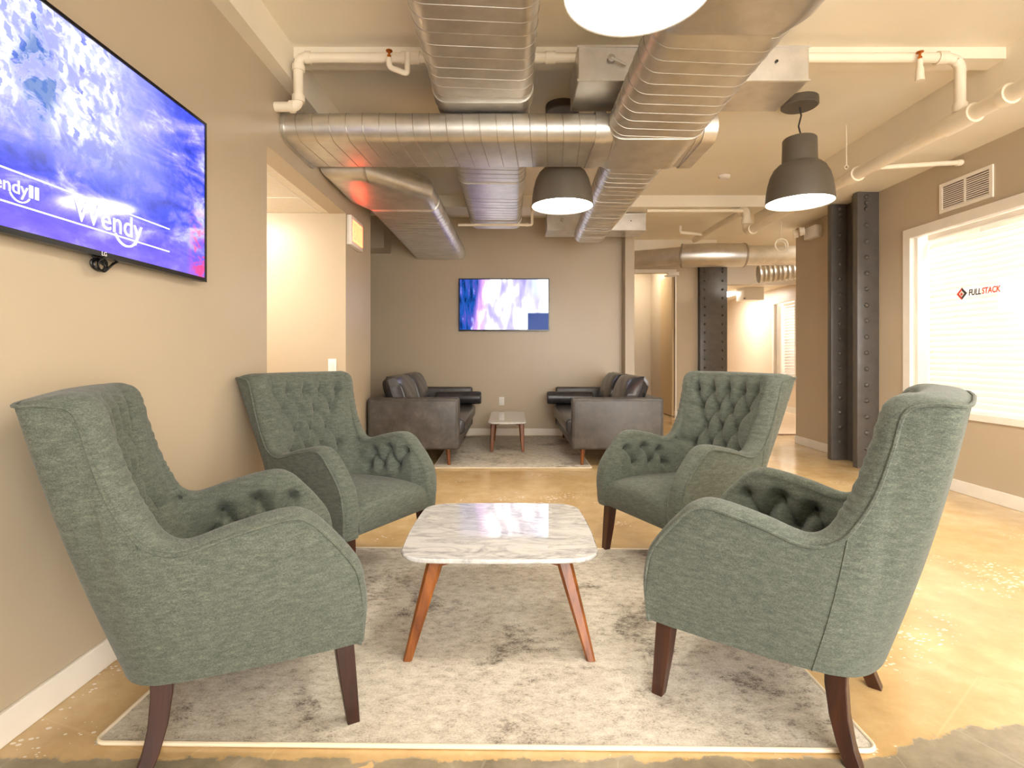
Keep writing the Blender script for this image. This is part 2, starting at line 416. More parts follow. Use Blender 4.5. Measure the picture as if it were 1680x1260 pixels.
# far office reached beyond the second steel column
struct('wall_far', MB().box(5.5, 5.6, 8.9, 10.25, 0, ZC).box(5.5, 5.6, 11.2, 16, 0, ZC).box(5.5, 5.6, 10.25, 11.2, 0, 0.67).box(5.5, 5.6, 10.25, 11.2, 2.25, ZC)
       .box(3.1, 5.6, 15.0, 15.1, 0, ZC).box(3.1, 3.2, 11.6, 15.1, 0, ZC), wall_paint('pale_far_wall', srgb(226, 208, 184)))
struct('baseboard_far', MB().box(5.48, 5.5, 8.9, 15, 0, 0.11), 'trim')
struct('ceiling_far', MB().box(3.2, 5.5, YH + 0.24, 15.0, 2.5, 2.54), 'ceil')
struct('wall_far_right', MB().box(7.4, 7.5, 6.82, YH, 0, ZC).box(XR + 0.15, 7.5, 6.66, 6.80, 0, ZC), 'wall')
t = thing('ceiling_panel_light', 'square white light panel in the far office ceiling', 'ceiling light', (4.75, 11.9, 2.5))
MB().box(-0.3, 0.3, -0.5, 0.5, -0.02, -0.001).build('housing', 'white', t, False)
MB().box(-0.28, 0.28, -0.48, 0.48, -0.026, -0.021).build('diffuser', 'panel', t, False)
for xx, nm in ((5.0, 'nearer the steel column'), (5.9, 'farther to the right')):  # hidden lights added to brighten the hallway
    t = thing('ceiling_panel_light', 'added light panel, out of view, brightening the side hallway, %s' % nm, 'ceiling light', (xx, 7.7, ZC))
    MB().box(-0.3, 0.3, -0.3, 0.3, -0.03, -0.001).build('housing', 'white', t, False)
    MB().box(-0.28, 0.28, -0.28, 0.28, -0.036, -0.031).build('diffuser', 'panel', t, False)
# soffits and beams
struct('trim_2', MB().box(XL, -1.352, YR, 5.55, 2.817, ZC), 'ceil')
struct('trim_3', MB().box(-1.352, 3.11, 3.36, 3.50, 2.968, ZC), 'ceil')
struct('trim_4', MB().box(3.11, XR, YR, 6.82, 2.725, ZC), 'ceil')
struct('trim_5', MB().box(-2.6, 3.1, 6.45, 6.85, 2.90, ZC), 'ceil')
struct('trim_6', MB().box(-2.6, -1.66, 7.1, YB, 2.54, ZC), 'wall')
struct('trim_7', MB().box(1.695, 3.44, 8.9, 9.3, 2.82, ZC), 'ceil')

# ------------------------------------------------------------------ windows
def window(name, x, y0, y1, z0, z1, fw=0.085):
    w = tag(MB().box(x - 0.018, x + 0.03, y0, y1, z1 - fw, z1).box(x - 0.018, x + 0.03, y0, y1, z0, z0 + fw * 0.6)
            .box(x - 0.018, x + 0.03, y0, y0 + fw, z0 + fw * 0.6, z1 - fw).box(x - 0.018, x + 0.03, y1 - fw, y1, z0 + fw * 0.6, z1 - fw).build(name, 'trim', None, False), kind='structure')
    MB().box(x + 0.031, x + 0.12, y1 - fw - 0.03, y1 - fw, z0 + fw * 0.6, z1 - fw).box(x + 0.031, x + 0.12, y0 + fw, y0 + fw + 0.03, z0 + fw * 0.6, z1 - fw).build('window_stop', 'trim', w, False)
    MB().box(x + 0.012, x + 0.018, y0 + fw, y1 - fw, z0 + fw * 0.6, z1 - fw).build('pane', 'glass', w, False)
    return w
w1 = window('window_1', XR, WY0, WY1, WZ0, WZ1)
def blind(label, x, y0, y1, z0, z1, pitch=0.05, tilt=0.95):
    b = thing('window_blind', label, 'blind', (x, (y0 + y1) / 2, z0))
    n = int((z1 - z0 - 0.06) / pitch); L = (y1 - y0) / 2
    me = MB()
    hw = 0.026; c, s_ = math.cos(tilt), math.sin(tilt)
    prof = [(-hw, 0), (0, 0.004), (hw, 0)]
    top = [(u * c - w * s_, u * s_ + w * c) for u, w in prof]
    me.grid([[(p[0], y, p[1]) for p in top] for y in (-L, L)])
    me.grid([[(p[0] + 0.0008, y, p[1] - 0.0012) for p in top] for y in (-L, L)])
    m = me.mesh('slat', 'slat')
    for k in range(n): link('slat', m, b, (0, 0, 0.03 + k * pitch))
    MB().rbox(-0.03, 0.03, -L, L, z1 - z0 - 0.05, z1 - z0, 0.004, 1).build('headrail', 'white', b)
    MB().rbox(-0.02, 0.02, -L, L, 0.0, 0.018, 0.004, 1).build('bottom_rail', 'white', b)
    for yy in (-L * 0.75, 0.0, L * 0.75): MB().tube([(-0.028, yy, 0.01), (-0.028, yy, z1 - z0 - 0.03)], 0.0015, 5).build('ladder_cord', 'white', b)
    return b
blind('white horizontal slat blind behind the logo window in the right wall', XR + 0.20, WY0 + 0.05, WY1 - 0.05, WZ0 + 0.02, WZ1 - 0.05)
# office behind the window
struct('wall_office', MB().box(5.7, 5.8, 0.5, 6.6, 0, ZC).box(XR + 0.14, 5.8, 0.4, 0.5, 0, ZC).box(XR + 0.14, 5.8, 6.5, 6.6, 0, ZC), wall_paint('white_office_wall', srgb(240, 234, 226)))
for yy, nm in ((2.6, 'nearer'), (4.4, 'farther')):  # unseen lights added to brighten the window from behind
    t = thing('ceiling_panel_light', 'added long light panel, out of view, in the windowed office, %s one' % nm, 'ceiling light', (4.6, yy, ZC))
    MB().box(-0.5, 0.5, -0.65, 0.65, -0.04, -0.001).build('housing', 'white', t, False)
    MB().box(-0.48, 0.48, -0.63, 0.63, -0.046, -0.041).build('diffuser', 'officefill', t, False)
# logo decal on the pane
M['ink'] = simple('decal_dark', srgb(52, 48, 46), 0.5); M['inkred'] = simple('decal_red', srgb(226, 72, 36), 0.5)
lx = XR + 0.010
def dia(cy, cz, r, mat, half=None, name='logo'):
    P = [(cy + r, cz), (cy, cz + r), (cy - r, cz), (cy, cz - r)]   # +Y is left as seen from the room
    if half == 'l': P = [P[0], P[1], P[3]]
    if half == 'r': P = [P[1], P[2], P[3]]
    return MB().add([(lx, a, b) for a, b in P] + [(lx - 0.001, a, b) for a, b in P],
                    [tuple(range(len(P))), tuple(range(len(P), 2 * len(P)))]).build(name, mat, w1, False)
ly = XR * F / (1576 - VX); lz = H0 + (VY - 482) * ly / F
dia(ly, lz, 0.050, 'inkred', 'l'); dia(ly, lz, 0.050, 'ink', 'r')
lx -= 0.0012; dia(ly, lz, 0.026, 'white'); lx -= 0.0012; dia(ly, lz - 0.004, 0.013, 'inkred')
place_text('FULL', 0.112, 'ink', w1, (XR + 0.009, ly - 0.066, lz - 0.022), (0, -1, 0), (0, 0, 1), height=0.048, bold=0.028, shear=0.12)
place_text('STACK', 0.158, 'inkred', w1, (XR + 0.009, ly - 0.184, lz - 0.022), (0, -1, 0), (0, 0, 1), height=0.048, bold=0.028, shear=0.12)
window('window_2', 5.5, 10.25, 11.2, 0.67, 2.25, 0.07)
blind('white slat blind behind the far office window', 5.72, 10.3, 11.15, 0.70, 2.2, 0.06)
struct('wall_far_office', MB().box(6.9, 7.0, 9.9, 12.0, 0, ZC).box(5.6, 7.0, 12.0, 12.1, 0, ZC), 'white')
t = thing('ceiling_panel_light', 'added light panel, out of view, behind the far office window', 'ceiling light', (6.25, 10.9, ZC))  # unseen light added to brighten the far window
MB().box(-0.4, 0.4, -0.5, 0.5, -0.04, -0.001).build('housing', 'white', t, False)
MB().box(-0.38, 0.38, -0.48, 0.48, -0.046, -0.041).build('diffuser', 'officefill', t, False)
t = thing('ceiling_unit', 'white boxy unit hanging from the far office ceiling', 'wall unit', (4.75, 11.0, 2.5))
MB().rbox(-0.02, 0.38, -0.2, 0.2, -0.26, -0.001, 0.015, 2).build('case', 'white', t)
MB().lathe([(0.0, -0.02), (0.02, -0.015), (0.02, 0.0)], (-0.02, -0.2, -0.22), 12).build('lens', 'black', t)

# ------------------------------------------------------------------ steel columns
def rivet_mesh():
    return MB().lathe([(0.0235, 0), (0.0225, 0.010), (0.015, 0.021), (0.0001, 0.026)], n=10).mesh('rivet', 'steel')
RM = rivet_mesh()
def column(label, x0, x1, y0, y1, zt, web=True, rows=None):
    c = thing('steel_column', label, 'column', ((x0 + x1) / 2, (y0 + y1) / 2, 0))
    cx, cy = (x0 + x1) / 2, (y0 + y1) / 2
    for (a, b) in ((y0, y0 + 0.075), (y1 - 0.075, y1)):
        MB().rbox(x0 - cx, x1 - cx, a - cy, b - cy, 0, zt, 0.006, 2).build('flange', 'steel', c)
    wx = 0.0 if rows else 0.085
    MB().box(wx - 0.02, wx + 0.02, y0 + 0.075 - cy, y1 - 0.075 - cy, 0, zt).build('web', 'steel', c, False)
    MB().rbox(x0 + 0.03 - cx, x0 + 0.11 - cx, y0 + 0.075 - cy, y0 + 0.14 - cy, zt - 0.30, zt, 0.005, 1).build('bracket', 'steel', c)
    zs = [zt - 0.05, zt - 0.11, zt - 0.17]; z = zt - 0.33
    while z > 0.05: zs.append(z); z -= 0.157
    for fy in ((y0,) if rows else (y0, y1 - 0.075)):
        for rx in (rows or (x0 + 0.087,)):
            for zz in zs:
                r = link('rivet', RM, c, (rx - cx, fy - cy, zz)); r.rotation_euler = (math.radians(90), 0, 0)
    return c
column('charcoal riveted steel column standing against the right wall', 3.425, 3.639, 5.28, 5.78, 2.722)
column('grey riveted steel column at the far end of the hallway', 3.442, 3.93, 9.68, 9.895, 2.80, rows=(3.525, 3.847))

# ------------------------------------------------------------------ ducts
def stadium(w, h, n=12):
    """half widths w (long axis) and h; returns closed profile (a, b)"""
    r = h; out = []
    for k in range(n + 1):
        a = -math.pi / 2 + math.pi * k / n; out.append((w - r + r * math.cos(a), r * math.sin(a)))
    for k in range(n + 1):
        a = math.pi / 2 + math.pi * k / n; out.append((-(w - r) + r * math.cos(a), r * math.sin(a)))
    return out
def helix(prof_at, L, pitch, phase=0.0, slant=1):
    """prof_at(s)-> closed profile of 3D points at axial position s"""
    base = prof_at(0.0); P = np.array(base); d = np.linalg.norm(np.roll(P, -1, 0) - P, axis=1); per = np.concatenate([[0], np.cumsum(d)[:-1]]) / d.sum()
    n = len(base); out = []; k = 0
    while True:
        for j in range(n):
            s = phase + pitch * (k + (per[j] if slant > 0 else per[j]))
            if s > L: return out
            if s >= 0: out.append(tuple(prof_at(s)[j if slant > 0 else -j]))
        k += 1
def duct(label, axis, a0, a1, c, w, h, pitch=0.105, w1=None, c1=None, name='oval_duct', capped=(True, True), slant=1, rseam=0.0026, group=None):
    """axis 'x' or 'y'; long side horizontal. c=(other, z) centre"""
    L = a1 - a0
    org = (c[0], a0, c[1]) if axis == 'y' else (a0, c[0], c[1])
    t = thing(name, label, 'duct', org, 0, group)
    w1 = w1 or w; c1 = c1 or c
    def prof(s, grow=0.0):
        f = s / L; ww = w + (w1 - w) * f; dx = (c1[0] - c[0]) * f; dz = (c1[1] - c[1]) * f
        P = stadium(ww + grow, h + grow)
        if axis == 'y': return [(dx + a, s, dz + b) for a, b in P]
        return [(s, dx + a, dz + b) for a, b in P]
    mb = MB().rings([prof(0), prof(L)], True, True)
    mb.build('duct_body', 'galv', t, True, 30)
    if pitch:
        MB().tube(helix(prof, L, pitch, 0.03, slant), rseam, 5).build('spiral_seam', 'seam', t)
    return t, prof
# A: long oval duct overhead, left of centre, running away from the camera
tA, pA = duct('long flat oval duct running overhead from the camera past the crossing duct', 'y', -1.5, 6.55, (-0.165, 2.755), 0.305, 0.088)
for s0, s1 in ((4.80, 4.92), (6.35, 6.75), (7.85, 8.05)):
    MB().rings([pA(s0, 0.008), pA(s1, 0.008)], True, True).build('joint_collar', 'galv', tA, True, 30)
# B: cross duct
tB, pB = duct('flat oval duct crossing the ceiling from the left wall', 'x', XL + 0.002, 1.30, (3.66, 2.565), 0.30, 0.092)
MB().rings([pB(0.0, 0.012), pB(0.02, 0.012)], True, True).build('wall_collar', 'galv', tB, True, 30)
MB().rings([pB(1.98, 0.010), pB(2.05, 0.010)], True, True).build('joint_collar', 'galv', tB, True, 30)
MB().rings([pB(2.66, 0.010), pB(2.745, 0.010)], True, True).build('end_cap', 'galv', tB, True, 30)
# C: near part, right of centre; joins the cross duct
tC, pC = duct('wide oval duct right of centre joining the crossing duct', 'y', 2.28, 3.40, (0.925, 2.573), 0.305, 0.102)
MB().rings([pC(1.10, 0.004), pC(1.14, 0.008), pC(1.62, 0.008), pC(1.66, -0.02)], True, True).build('saddle', 'galv', tC, True, 30)
MB().rings([pC(-3.6, 0.03), pC(-0.12, 0.03), pC(0.0, 0.004)], True, True).build('smooth_transition', 'galvbox', tC, True, 30)
duct('oval duct continuing from the crossing duct towards the back wall', 'y', 3.90, 6.40, (0.92, 2.56), 0.235, 0.092, w1=0.185, c1=(0.955, 2.55))
# D: branch with mitred elbow at upper left, runs to the back wall
def plan_duct(name, poly, z0, z1, mat, parent):
    bm = bmesh.new()
    vs_ = [bm.verts.new((x, y, z0)) for x, y in poly]; f = bm.faces.new(vs_)
    ex = bmesh.ops.extrude_face_region(bm, geom=[f])
    for v in [g_ for g_ in ex['geom'] if isinstance(g_, bmesh.types.BMVert)]: v.co.z = z1
    ed = [e for e in bm.edges if abs(e.verts[0].co.z - e.verts[1].co.z) < 1e-6]
    bmesh.ops.bevel(bm, geom=ed, offset=(z1 - z0) * 0.47, segments=8, profile=0.5, affect='EDGES')
    bm.verts.index_update()
    mb = MB().add([v.co[:] for v in bm.verts], [[v.index for v in q.verts] for q in bm.faces]); bm.free()
    return mb.build(name, mat, parent, True, 30)
tD = thing('oval_duct', 'flat oval duct with angled elbow at upper left running to the back wall', 'duct', (0, 0, 0))
plan_duct('elbow', [(XL + 0.003, 4.05), (-1.10, 4.05), (-0.66, 4.62), (-0.66, 5.02), (-1.335, 5.02), (XL + 0.003, 4.75)], 2.452, 2.652, 'galv', tD)
def pD(s, g=0.0):
    f = s / 2.48; xr = -0.655 + 0.045 * f; xl = -1.335
    return [((xl + xr) / 2 + a, 5.0 + s, 2.552 + b) for a, b in stadium((xr - xl) / 2 + g, 0.098 + g)]
MB().rings([pD(0), pD(2.495)], True, True).build('duct_body', 'galv', tD, True, 30)
MB().tube(helix(pD, 2.48, 0.105, 0.02), 0.0026, 5).build('spiral_seam', 'seam', tD)
MB().rings([pD(-0.01, 0.006), pD(0.12, 0.006)], True, True).build('joint_collar', 'galvbox', tD, True, 30)
MB().rings([[(-1.10 + k, 4.15 + a, 2.552 + b) for a, b in stadium(0.11, 0.106)] for k in (-0.006, 0.006)], True, True).build('elbow_seam', 'seam', tD, True, 30)
# damper boxes
def damper(label, x0, x1, y0, y1, z0, z1):
    t = thing('damper_box', label, 'duct box', ((x0 + x1) / 2, (y0 + y1) / 2, z0), group='galvanised damper boxes')
    w, d, h = (x1 - x0) / 2, (y1 - y0) / 2, z1 - z0
    MB().rbox(-w, w, -d, d, 0, h, 0.006, 1).build('box_body', 'galvbox', t, False)
    MB().box(-w - 0.004, w + 0.004, -d - 0.006, -d, 0, 0.012).box(-w - 0.004, w + 0.004, -d - 0.006, -d, h - 0.012, h).build('flange_edge', 'galvbox', t, False)
    MB().tube([(-w + 0.19, -d - 0.022, h * 0.60), (-w + 0.275, -d - 0.022, h * 0.40)], 0.007, 8).build('damper_lever', 'galvbox', t)
    MB().lathe([(0.022, -0.012), (0.022, 0.012), (0.0001, 0.014)], (0, 0, 0), 12).build('lever_hub', 'seam', t, loc=(-w + 0.19, -d - 0.012, h * 0.60)).rotation_euler = (math.radians(90), 0, 0)
    MB().lathe([(0.008, -0.004), (0.008, 0.004), (0.0001, 0.005)], (0, 0, 0), 8).build('screw', 'black', t, loc=(w - 0.19, -d - 0.006, h * 0.55)).rotation_euler = (math.radians(90), 0, 0)
    return t
damper('large galvanised damper box above the wide oval duct near the camera', 0.393, 1.727, 3.09, 3.476, 2.686, 2.892)
damper('distant galvanised damper box near the back wall', 0.463, 1.70, 6.68, 7.06, 2.672, 2.885)
# hallway round duct
tE = thing('round_duct', 'round grey duct crossing the hallway ceiling above the far column', 'duct', (0, 0, 0))
pe = [(1.76, 8.72, 2.66), (2.62, 8.15, 2.63), (3.02, 7.98, 2.61), (3.46, 7.95, 2.60), (6.5, 7.95, 2.60)]
MB().tube(pe[:2], 0.135, 24).build('duct_body', 'galv', tE)
MB().tube([pe[1], pe[2], pe[3]], 0.175, 24).build('elbow', 'galvbox', tE)
MB().tube(pe[3:], 0.145, 24).build('duct_body', 'galv', tE)
for p, q, r in ((pe[0], pe[1], 0.14),):
    for f in (0.12,):
        a = Vector(p).lerp(Vector(q), f); b = Vector(p).lerp(Vector(q), f + 0.02); MB().tube([a, b], r + 0.006, 24).build('joint_band', 'seam', tE)
for p, q in ((pe[1], pe[2]), (pe[3], pe[4])):
    dv = (Vector(q) - Vector(p)).normalized(); MB().tube([Vector(p) - dv * 0.01, Vector(p) + dv * 0.015], 0.182, 24).build('joint_band', 'seam', tE)
tF = thing('flexible_duct', 'ribbed silver flexible duct below the hallway round duct', 'duct', (0, 0, 0))
fp = [Vector((4.05, 8.75, 2.44)).lerp(Vector((5.8, 8.35, 2.56)), k / 120) for k in range(121)]
MB().tube(fp, [0.135 + 0.012 * math.sin(k * 1.35) for k in range(121)], 20).build('ribbed_hose', 'galvbox', tF)

# ------------------------------------------------------------------ pipes
def pipe(name, label, paths, r, fittings=(), mat='pipe', cat='pipe', extra=None):
    t = thing(name, label, cat, (0, 0, 0))
    for p in paths: MB().tube(round_path(p, r * 1.6), r, 14).build('pipe_run', mat, t)
    for (a, b) in fittings: MB().tube([a, b], r * 1.28, 14).build('fitting', mat, t)
    return t
YP, ZP, XM, ZM = 3.29, 2.932, 2.763, 2.55
tp = pipe('sprinkler_pipe', 'white pipe running along the ceiling beam and dropping into the left wall', 
     [[(XL + 0.002, YP, 2.632), (-1.295, YP, 2.632), (-1.295, YP, ZP), (2.70, YP, ZP), (XM, YP, ZP - 0.03), (XM, YP, ZM + 0.02)]], 0.030,
     [((-1.345, YP, 2.632), (-1.32, YP, 2.632)), ((-1.295, YP, 2.66), (-1.295, YP, 2.70)), ((-1.295, YP, 2.85), (-1.295, YP, 2.885)), ((-1.25, YP, ZP), (-1.22, YP, ZP)),
      ((-0.66, YP, ZP), (-0.55, YP, ZP)), ((XM, YP, ZM + 0.05), (XM, YP, ZM + 0.10)), ((2.62, YP, ZP), (2.68, YP, ZP)), ((0.22, YP, ZP), (0.28, YP, ZP))])
def sprinkler(label, x, y, z, bend=True, dx=-0.11):
    t = bpy.data.objects.new('sprinkler', None); COL.objects.link(t); t.empty_display_size = 0.05; t.location = (x, y, z); t.parent = tp; t['label'] = label
    if bend:
        MB().tube(round_path([(0, 0, 0.0), (0, 0, -0.125), (dx, 0, -0.085), (dx, 0, -0.03)], 0.025), 0.017, 10).build('return_bend', 'pipe', t)
        bx, bz = dx, -0.03
    else:
        MB().tube([(0, 0, 0), (0, 0, -0.05)], 0.016, 10).build('return_bend', 'pipe', t); bx, bz = 0, 0.0
    MB().lathe([(0.012, 0), (0.012, 0.016), (0.007, 0.02), (0.007, 0.04), (0.02, 0.042), (0.02, 0.046), (0.0001, 0.047)], (bx, 0, bz), 12).build('brass_head', 'brass', t)
    return t
sprinkler('brass sprinkler head on a white return bend left of the long oval duct', -0.615, YP - 0.06, ZP - 0.005)
sp2 = sprinkler('brass sprinkler head on a short white drop at upper right', 2.475, YP - 0.055, ZP - 0.04, False)
MB().tube([(0, 0, -0.13), (0, 0, -0.05)], [0.025, 0.02], 12).build('drop_cap', 'pipe', sp2)
pipe('main_pipe', 'thick white pipe running back along the right ceiling with a vertical jog',
     [[(XM, YR, ZM), (XM, 6.25, ZM), (XM, 6.25, 2.81), (XM, 8.0, 2.84)]], 0.046,
     [((XM, 3.18, ZM), (XM, 3.40, ZM)), ((XM, 4.25, ZM), (XM, 4.36, ZM)), ((XM, 6.08, ZM), (XM, 6.14, ZM)), ((XM, 6.36, 2.811), (XM, 6.43, 2.813)), ((XM, 2.95, ZM), (XM, 3.0, ZM)), ((XM, 6.25, 2.64), (XM, 6.25, 2.70))])
pipe('branch_pipe', 'thin white pipe from the thick pipe into the right wall', [[(XM + 0.03, 4.31, ZM + 0.06), (XR - 0.002, 4.31, 2.66)]], 0.019, [((XR - 0.05, 4.31, 2.655), (XR - 0.012, 4.31, 2.659))])
pipe('branch_pipe', 'thin white pipe crossing the ceiling beyond the right pendant lamp', [[(1.60, 6.25, 2.80), (2.72, 6.25, 2.80)]], 0.020)
pipe('branch_pipe', 'short white sprinkler branch above the hallway round duct', [[(2.42, 7.6, 2.86), (2.73, 7.6, 2.83)], [(2.42, 7.6, 2.86), (2.42, 7.6, 2.95)]], 0.022)
pipe('branch_pipe', 'thin white pipe with a raised end below the far part of the long oval duct', [[(-0.60, 6.25, 2.635), (0.262, 6.25, 2.635), (0.262, 6.25, 2.80), (0.262, 6.44, 2.92)]], 0.016,
     [((0.19, 6.25, 2.635), (0.22, 6.25, 2.635))])
t = thing('hanger_rod', 'thin threaded hanger rod hanging from the ceiling beside the right pendant lamp', 'rod', (2.82, 4.49, 0))
MB().tube([(0, 0, 2.70), (0, 0, ZC)], 0.005, 6).build('rod', 'pipe', t)
MB().tube(arc((0, 0, 2.685), 0.016, math.radians(100), math.radians(440), (1, 0, 0), (0, 0, 1), 14), 0.004, 6).build('hook', 'pipe', t)
t = thing('hanger_ring', 'white ring hanger dangling in front of the hallway duct', 'ring', (3.22, 6.35, 2.42))
MB().tube([(0.075 * math.cos(a * math.pi / 12), 0, 0.075 * math.sin(a * math.pi / 12)) for a in range(24)], 0.009, 8, True).build('ring', 'pipe', t)
MB().tube([(0.066 * math.cos(a * math.pi / 12), 0.03, -0.012 + 0.066 * math.sin(a * math.pi / 12)) for a in range(24)], 0.007, 8, True).build('ring', 'pipe', t)
MB().tube([(0, 0, 0.075), (0, 0, 2.722 - 2.42)], 0.004, 6).build('rod', 'pipe', t)
t = thing('smoke_detector', 'small round white detector on the ceiling beyond the right pendant lamp', 'detector', (2.3, 5.75, ZC))
MB().lathe([(0.06, -0.001), (0.06, -0.02), (0.045, -0.035), (0.0001, -0.036)], n=20).build('case', 'white', t)

# ------------------------------------------------------------------ pendant lamps
def pendant():
    t = thing('pendant_lamp', '', 'pendant lamp', (0, 0, 0), group='dark grey pendant lamps')
    MB().lathe([(0.0001, ZC), (0.128, ZC), (0.130, ZC - 0.015), (0.130, ZC - 0.05), (0.12, ZC - 0.058), (0.0001, ZC - 0.058)], n=36).build('canopy', 'lampgrey', t)
    MB().tube([(0, 0, ZC - 0.05), (0.012, 0, ZC - 0.12), (-0.006, 0.004, ZC - 0.2), (0.01, 0, ZC - 0.27), (0, 0, 2.74)], 0.006, 8).build('cord', 'cordm', t)
    MB().lathe([(0.0001, 2.745), (0.110, 2.745), (0.118, 2.735), (0.122, 2.57), (0.126, 2.556)], n=40).build('neck', 'lampgrey', t)
    out = [(0.126, 2.556), (0.150, 2.545), (0.180, 2.515), (0.205, 2.465), (0.222, 2.40), (0.232, 2.335), (0.2365, 2.275), (0.237, 2.262)]
    inn = [(r - 0.004, z - 0.001) for r, z in reversed(out)]
    MB().lathe(out + [(0.2365, 2.258)] + inn, n=48).build('shade', 'lampgrey', t)
    MB().lathe([(0.0001, 2.272), (0.2305, 2.272), (0.2305, 2.280), (0.0001, 2.280)], n=48).build('diffuser', 'glow', t)
    return t
lamp = pendant()
spots = [((2.19, 4.05), 'dark grey dome pendant lamp at right with its ceiling canopy fully in view'),
         ((0.408, 4.15), 'dark grey dome pendant lamp in the middle behind the crossing duct'),
         ((0.41, 1.71), 'pendant lamp closest to the camera, only its glowing underside in view'),
         ((2.19, 1.71), 'added fill pendant lamp, out of view, over the right side of the room beside the camera'),  # from here on: unseen lamps added for fill light
         ((0.41, -0.75), 'added fill pendant lamp behind the camera on the left'),
         ((2.19, -0.75), 'added fill pendant lamp behind the camera on the right')]
for i, ((x, y), lb) in enumerate(spots):
    o = lamp if i == 0 else copy_tree(lamp)
    o.location = (x, y, 0); o['label'] = lb

# ------------------------------------------------------------------ televisions
def m_screen_left():
    t = NT('screen_blue_street')
    x, y, z = t.xyz()                       # local: x 0..1.22 along the screen towards the back, z 0..0.69 up
    a = t.noise(3.0, 6, 0.6, t.mapping((0.8, 1, 2.6), rot=(0, 0.35, 0)), 1.2)
    b = t.noise(11, 6, 0.7, t.mapping((1, 1, 1.2)), 0.6)
    f = t.math('ADD', t.math('MULTIPLY', a, 0.7), t.math('MULTIPLY', b, 0.34))
    col = t.ramp(f, [(0.38, (0.01, 0.03, 0.35)), (0.48, (0.05, 0.08, 0.75)), (0.56, (0.20, 0.19, 0.92)), (0.65, (0.60, 0.62, 1.0)), (0.76, (0.98, 0.98, 1.0))])
    glow = t.math('MULTIPLY', t.step(z, 0.12, 0.42), t.math('SUBTRACT', 1.0, t.step(x, 0.62, 1.12)))
    col = t.mix(t.math('MULTIPLY', glow, 0.5), col, (0.62, 0.64, 1.0, 1), 'MIX')
    # pale facades with dark windows and a blue tree in the upper part of the picture
    br = t.n.new('ShaderNodeTexBrick'); br.inputs['Scale'].default_value = 9.0; br.inputs['Mortar Size'].default_value = 0.09; br.inputs['Brick Width'].default_value = 0.34; br.inputs['Row Height'].default_value = 0.5
    br.inputs['Color1'].default_value = (0.10, 0.14, 0.62, 1); br.inputs['Color2'].default_value = (0.75, 0.80, 1, 1); br.inputs['Mortar'].default_value = (0.95, 0.96, 1, 1)
    cmb = t.n.new('ShaderNodeCombineXYZ'); t.l.new(t.math('ADD', x, t.math('MULTIPLY', a, 0.12)), cmb.inputs[0]); t.l.new(t.math('ADD', z, t.math('MULTIPLY', x, 0.35)), cmb.inputs[1]); t.l.new(cmb.outputs[0], br.inputs['Vector'])
    fac = t.math('MULTIPLY', t.math('SUBTRACT', 1.0, t.step(x, 0.52, 0.80)), t.step(z, 0.26, 0.40))
    col = t.mix(t.math('MULTIPLY', fac, t.step(b, 0.40, 0.60)), col, br.outputs[0])
    tree = t.math('MULTIPLY', t.step(b, 0.44, 0.52), t.math('SUBTRACT', 1.0, t.step(t.math('ADD', t.math('ABSOLUTE', t.math('SUBTRACT', x, 0.36)), t.math('MULTIPLY', t.math('ABSOLUTE', t.math('SUBTRACT', z, 0.47)), 0.5)), 0.06, 0.12)))
    col = t.mix(t.math('MULTIPLY', tree, 0.85), col, (0.02, 0.12, 0.42, 1))
    purple = t.math('SUBTRACT', 1.0, t.step(z, 0.0, 0.24))
    col = t.mix(t.math('MULTIPLY', purple, 0.72), col, (0.19, 0.12, 0.80, 1))
    red = t.math('MULTIPLY', t.step(x, 1.08, 1.17), t.math('SUBTRACT', 1.0, t.step(z, 0.16, 0.34)))
    col = t.mix(t.math('MULTIPLY', t.math('MULTIPLY', red, t.step(b, 0.45, 0.6)), 0.9), col, (0.75, 0.05, 0.18, 1))
    t.base((0.01, 0.01, 0.012, 1)); t.rough(0.08); t.set('Emission Color', col); t.set('Emission Strength', 1.15 * TV_E); return t.m
def m_screen_back():
    t = NT('screen_bright_portrait')
    x, y, z = t.xyz()                       # local: x -0.6..0.6, z 0..0.69
    st = t.noise(7, 5, 0.6, t.mapping((3.0, 1, 0.5)), 0.4)
    blue = t.ramp(st, [(0.35, (0.0, 0.004, 0.03)), (0.5, (0.003, 0.035, 0.17)), (0.62, (0.04, 0.03, 0.18)), (0.78, (0.25, 0.4, 0.8))])
    white = t.ramp(t.noise(3.6, 2, 0.5, t.mapping((1.6, 1, 0.7)), 0.3), [(0.30, (0.15, 0.13, 0.26)), (0.45, (0.26, 0.24, 0.36)), (0.58, (1.0, 1.0, 1.0))])
    lean = t.math('ADD', x, t.math('MULTIPLY', t.math('SUBTRACT', z, 0.35), -0.15))
    f = t.step(t.math('ADD', lean, t.math('MULTIPLY', t.math('SUBTRACT', st, 0.5), 0.2)), -0.38, -0.22)
    col = t.mix(f, blue, white)
    pink = t.math('MULTIPLY', t.step(lean, -0.42, -0.34), t.math('SUBTRACT', 1.0, t.step(lean, -0.30, -0.2)))
    col = t.mix(t.math('MULTIPLY', pink, 0.5), col, (0.42, 0.18, 0.5, 1))
    corner = t.math('MULTIPLY', t.step(x, 0.30, 0.34), t.math('SUBTRACT', 1.0, t.step(z, 0.22, 0.26)))
    col = t.mix(corner, col, (0.001, 0.015, 0.085, 1))
    sky = t.math('MULTIPLY', t.step(x, 0.25, 0.6), t.step(z, 0.35, 0.6))
    col = t.mix(t.math('MULTIPLY', sky, 0.5), col, (0.5, 0.68, 1.0, 1))
    t.base((0.006, 0.006, 0.008, 1)); t.rough(0.1); t.set('Specular IOR Level', 0.1); t.set('Emission Color', col); t.set('Emission Strength', 2.6 * TV_E); return t.m
M['screenL'] = m_screen_left(); M['screenB'] = m_screen_back()
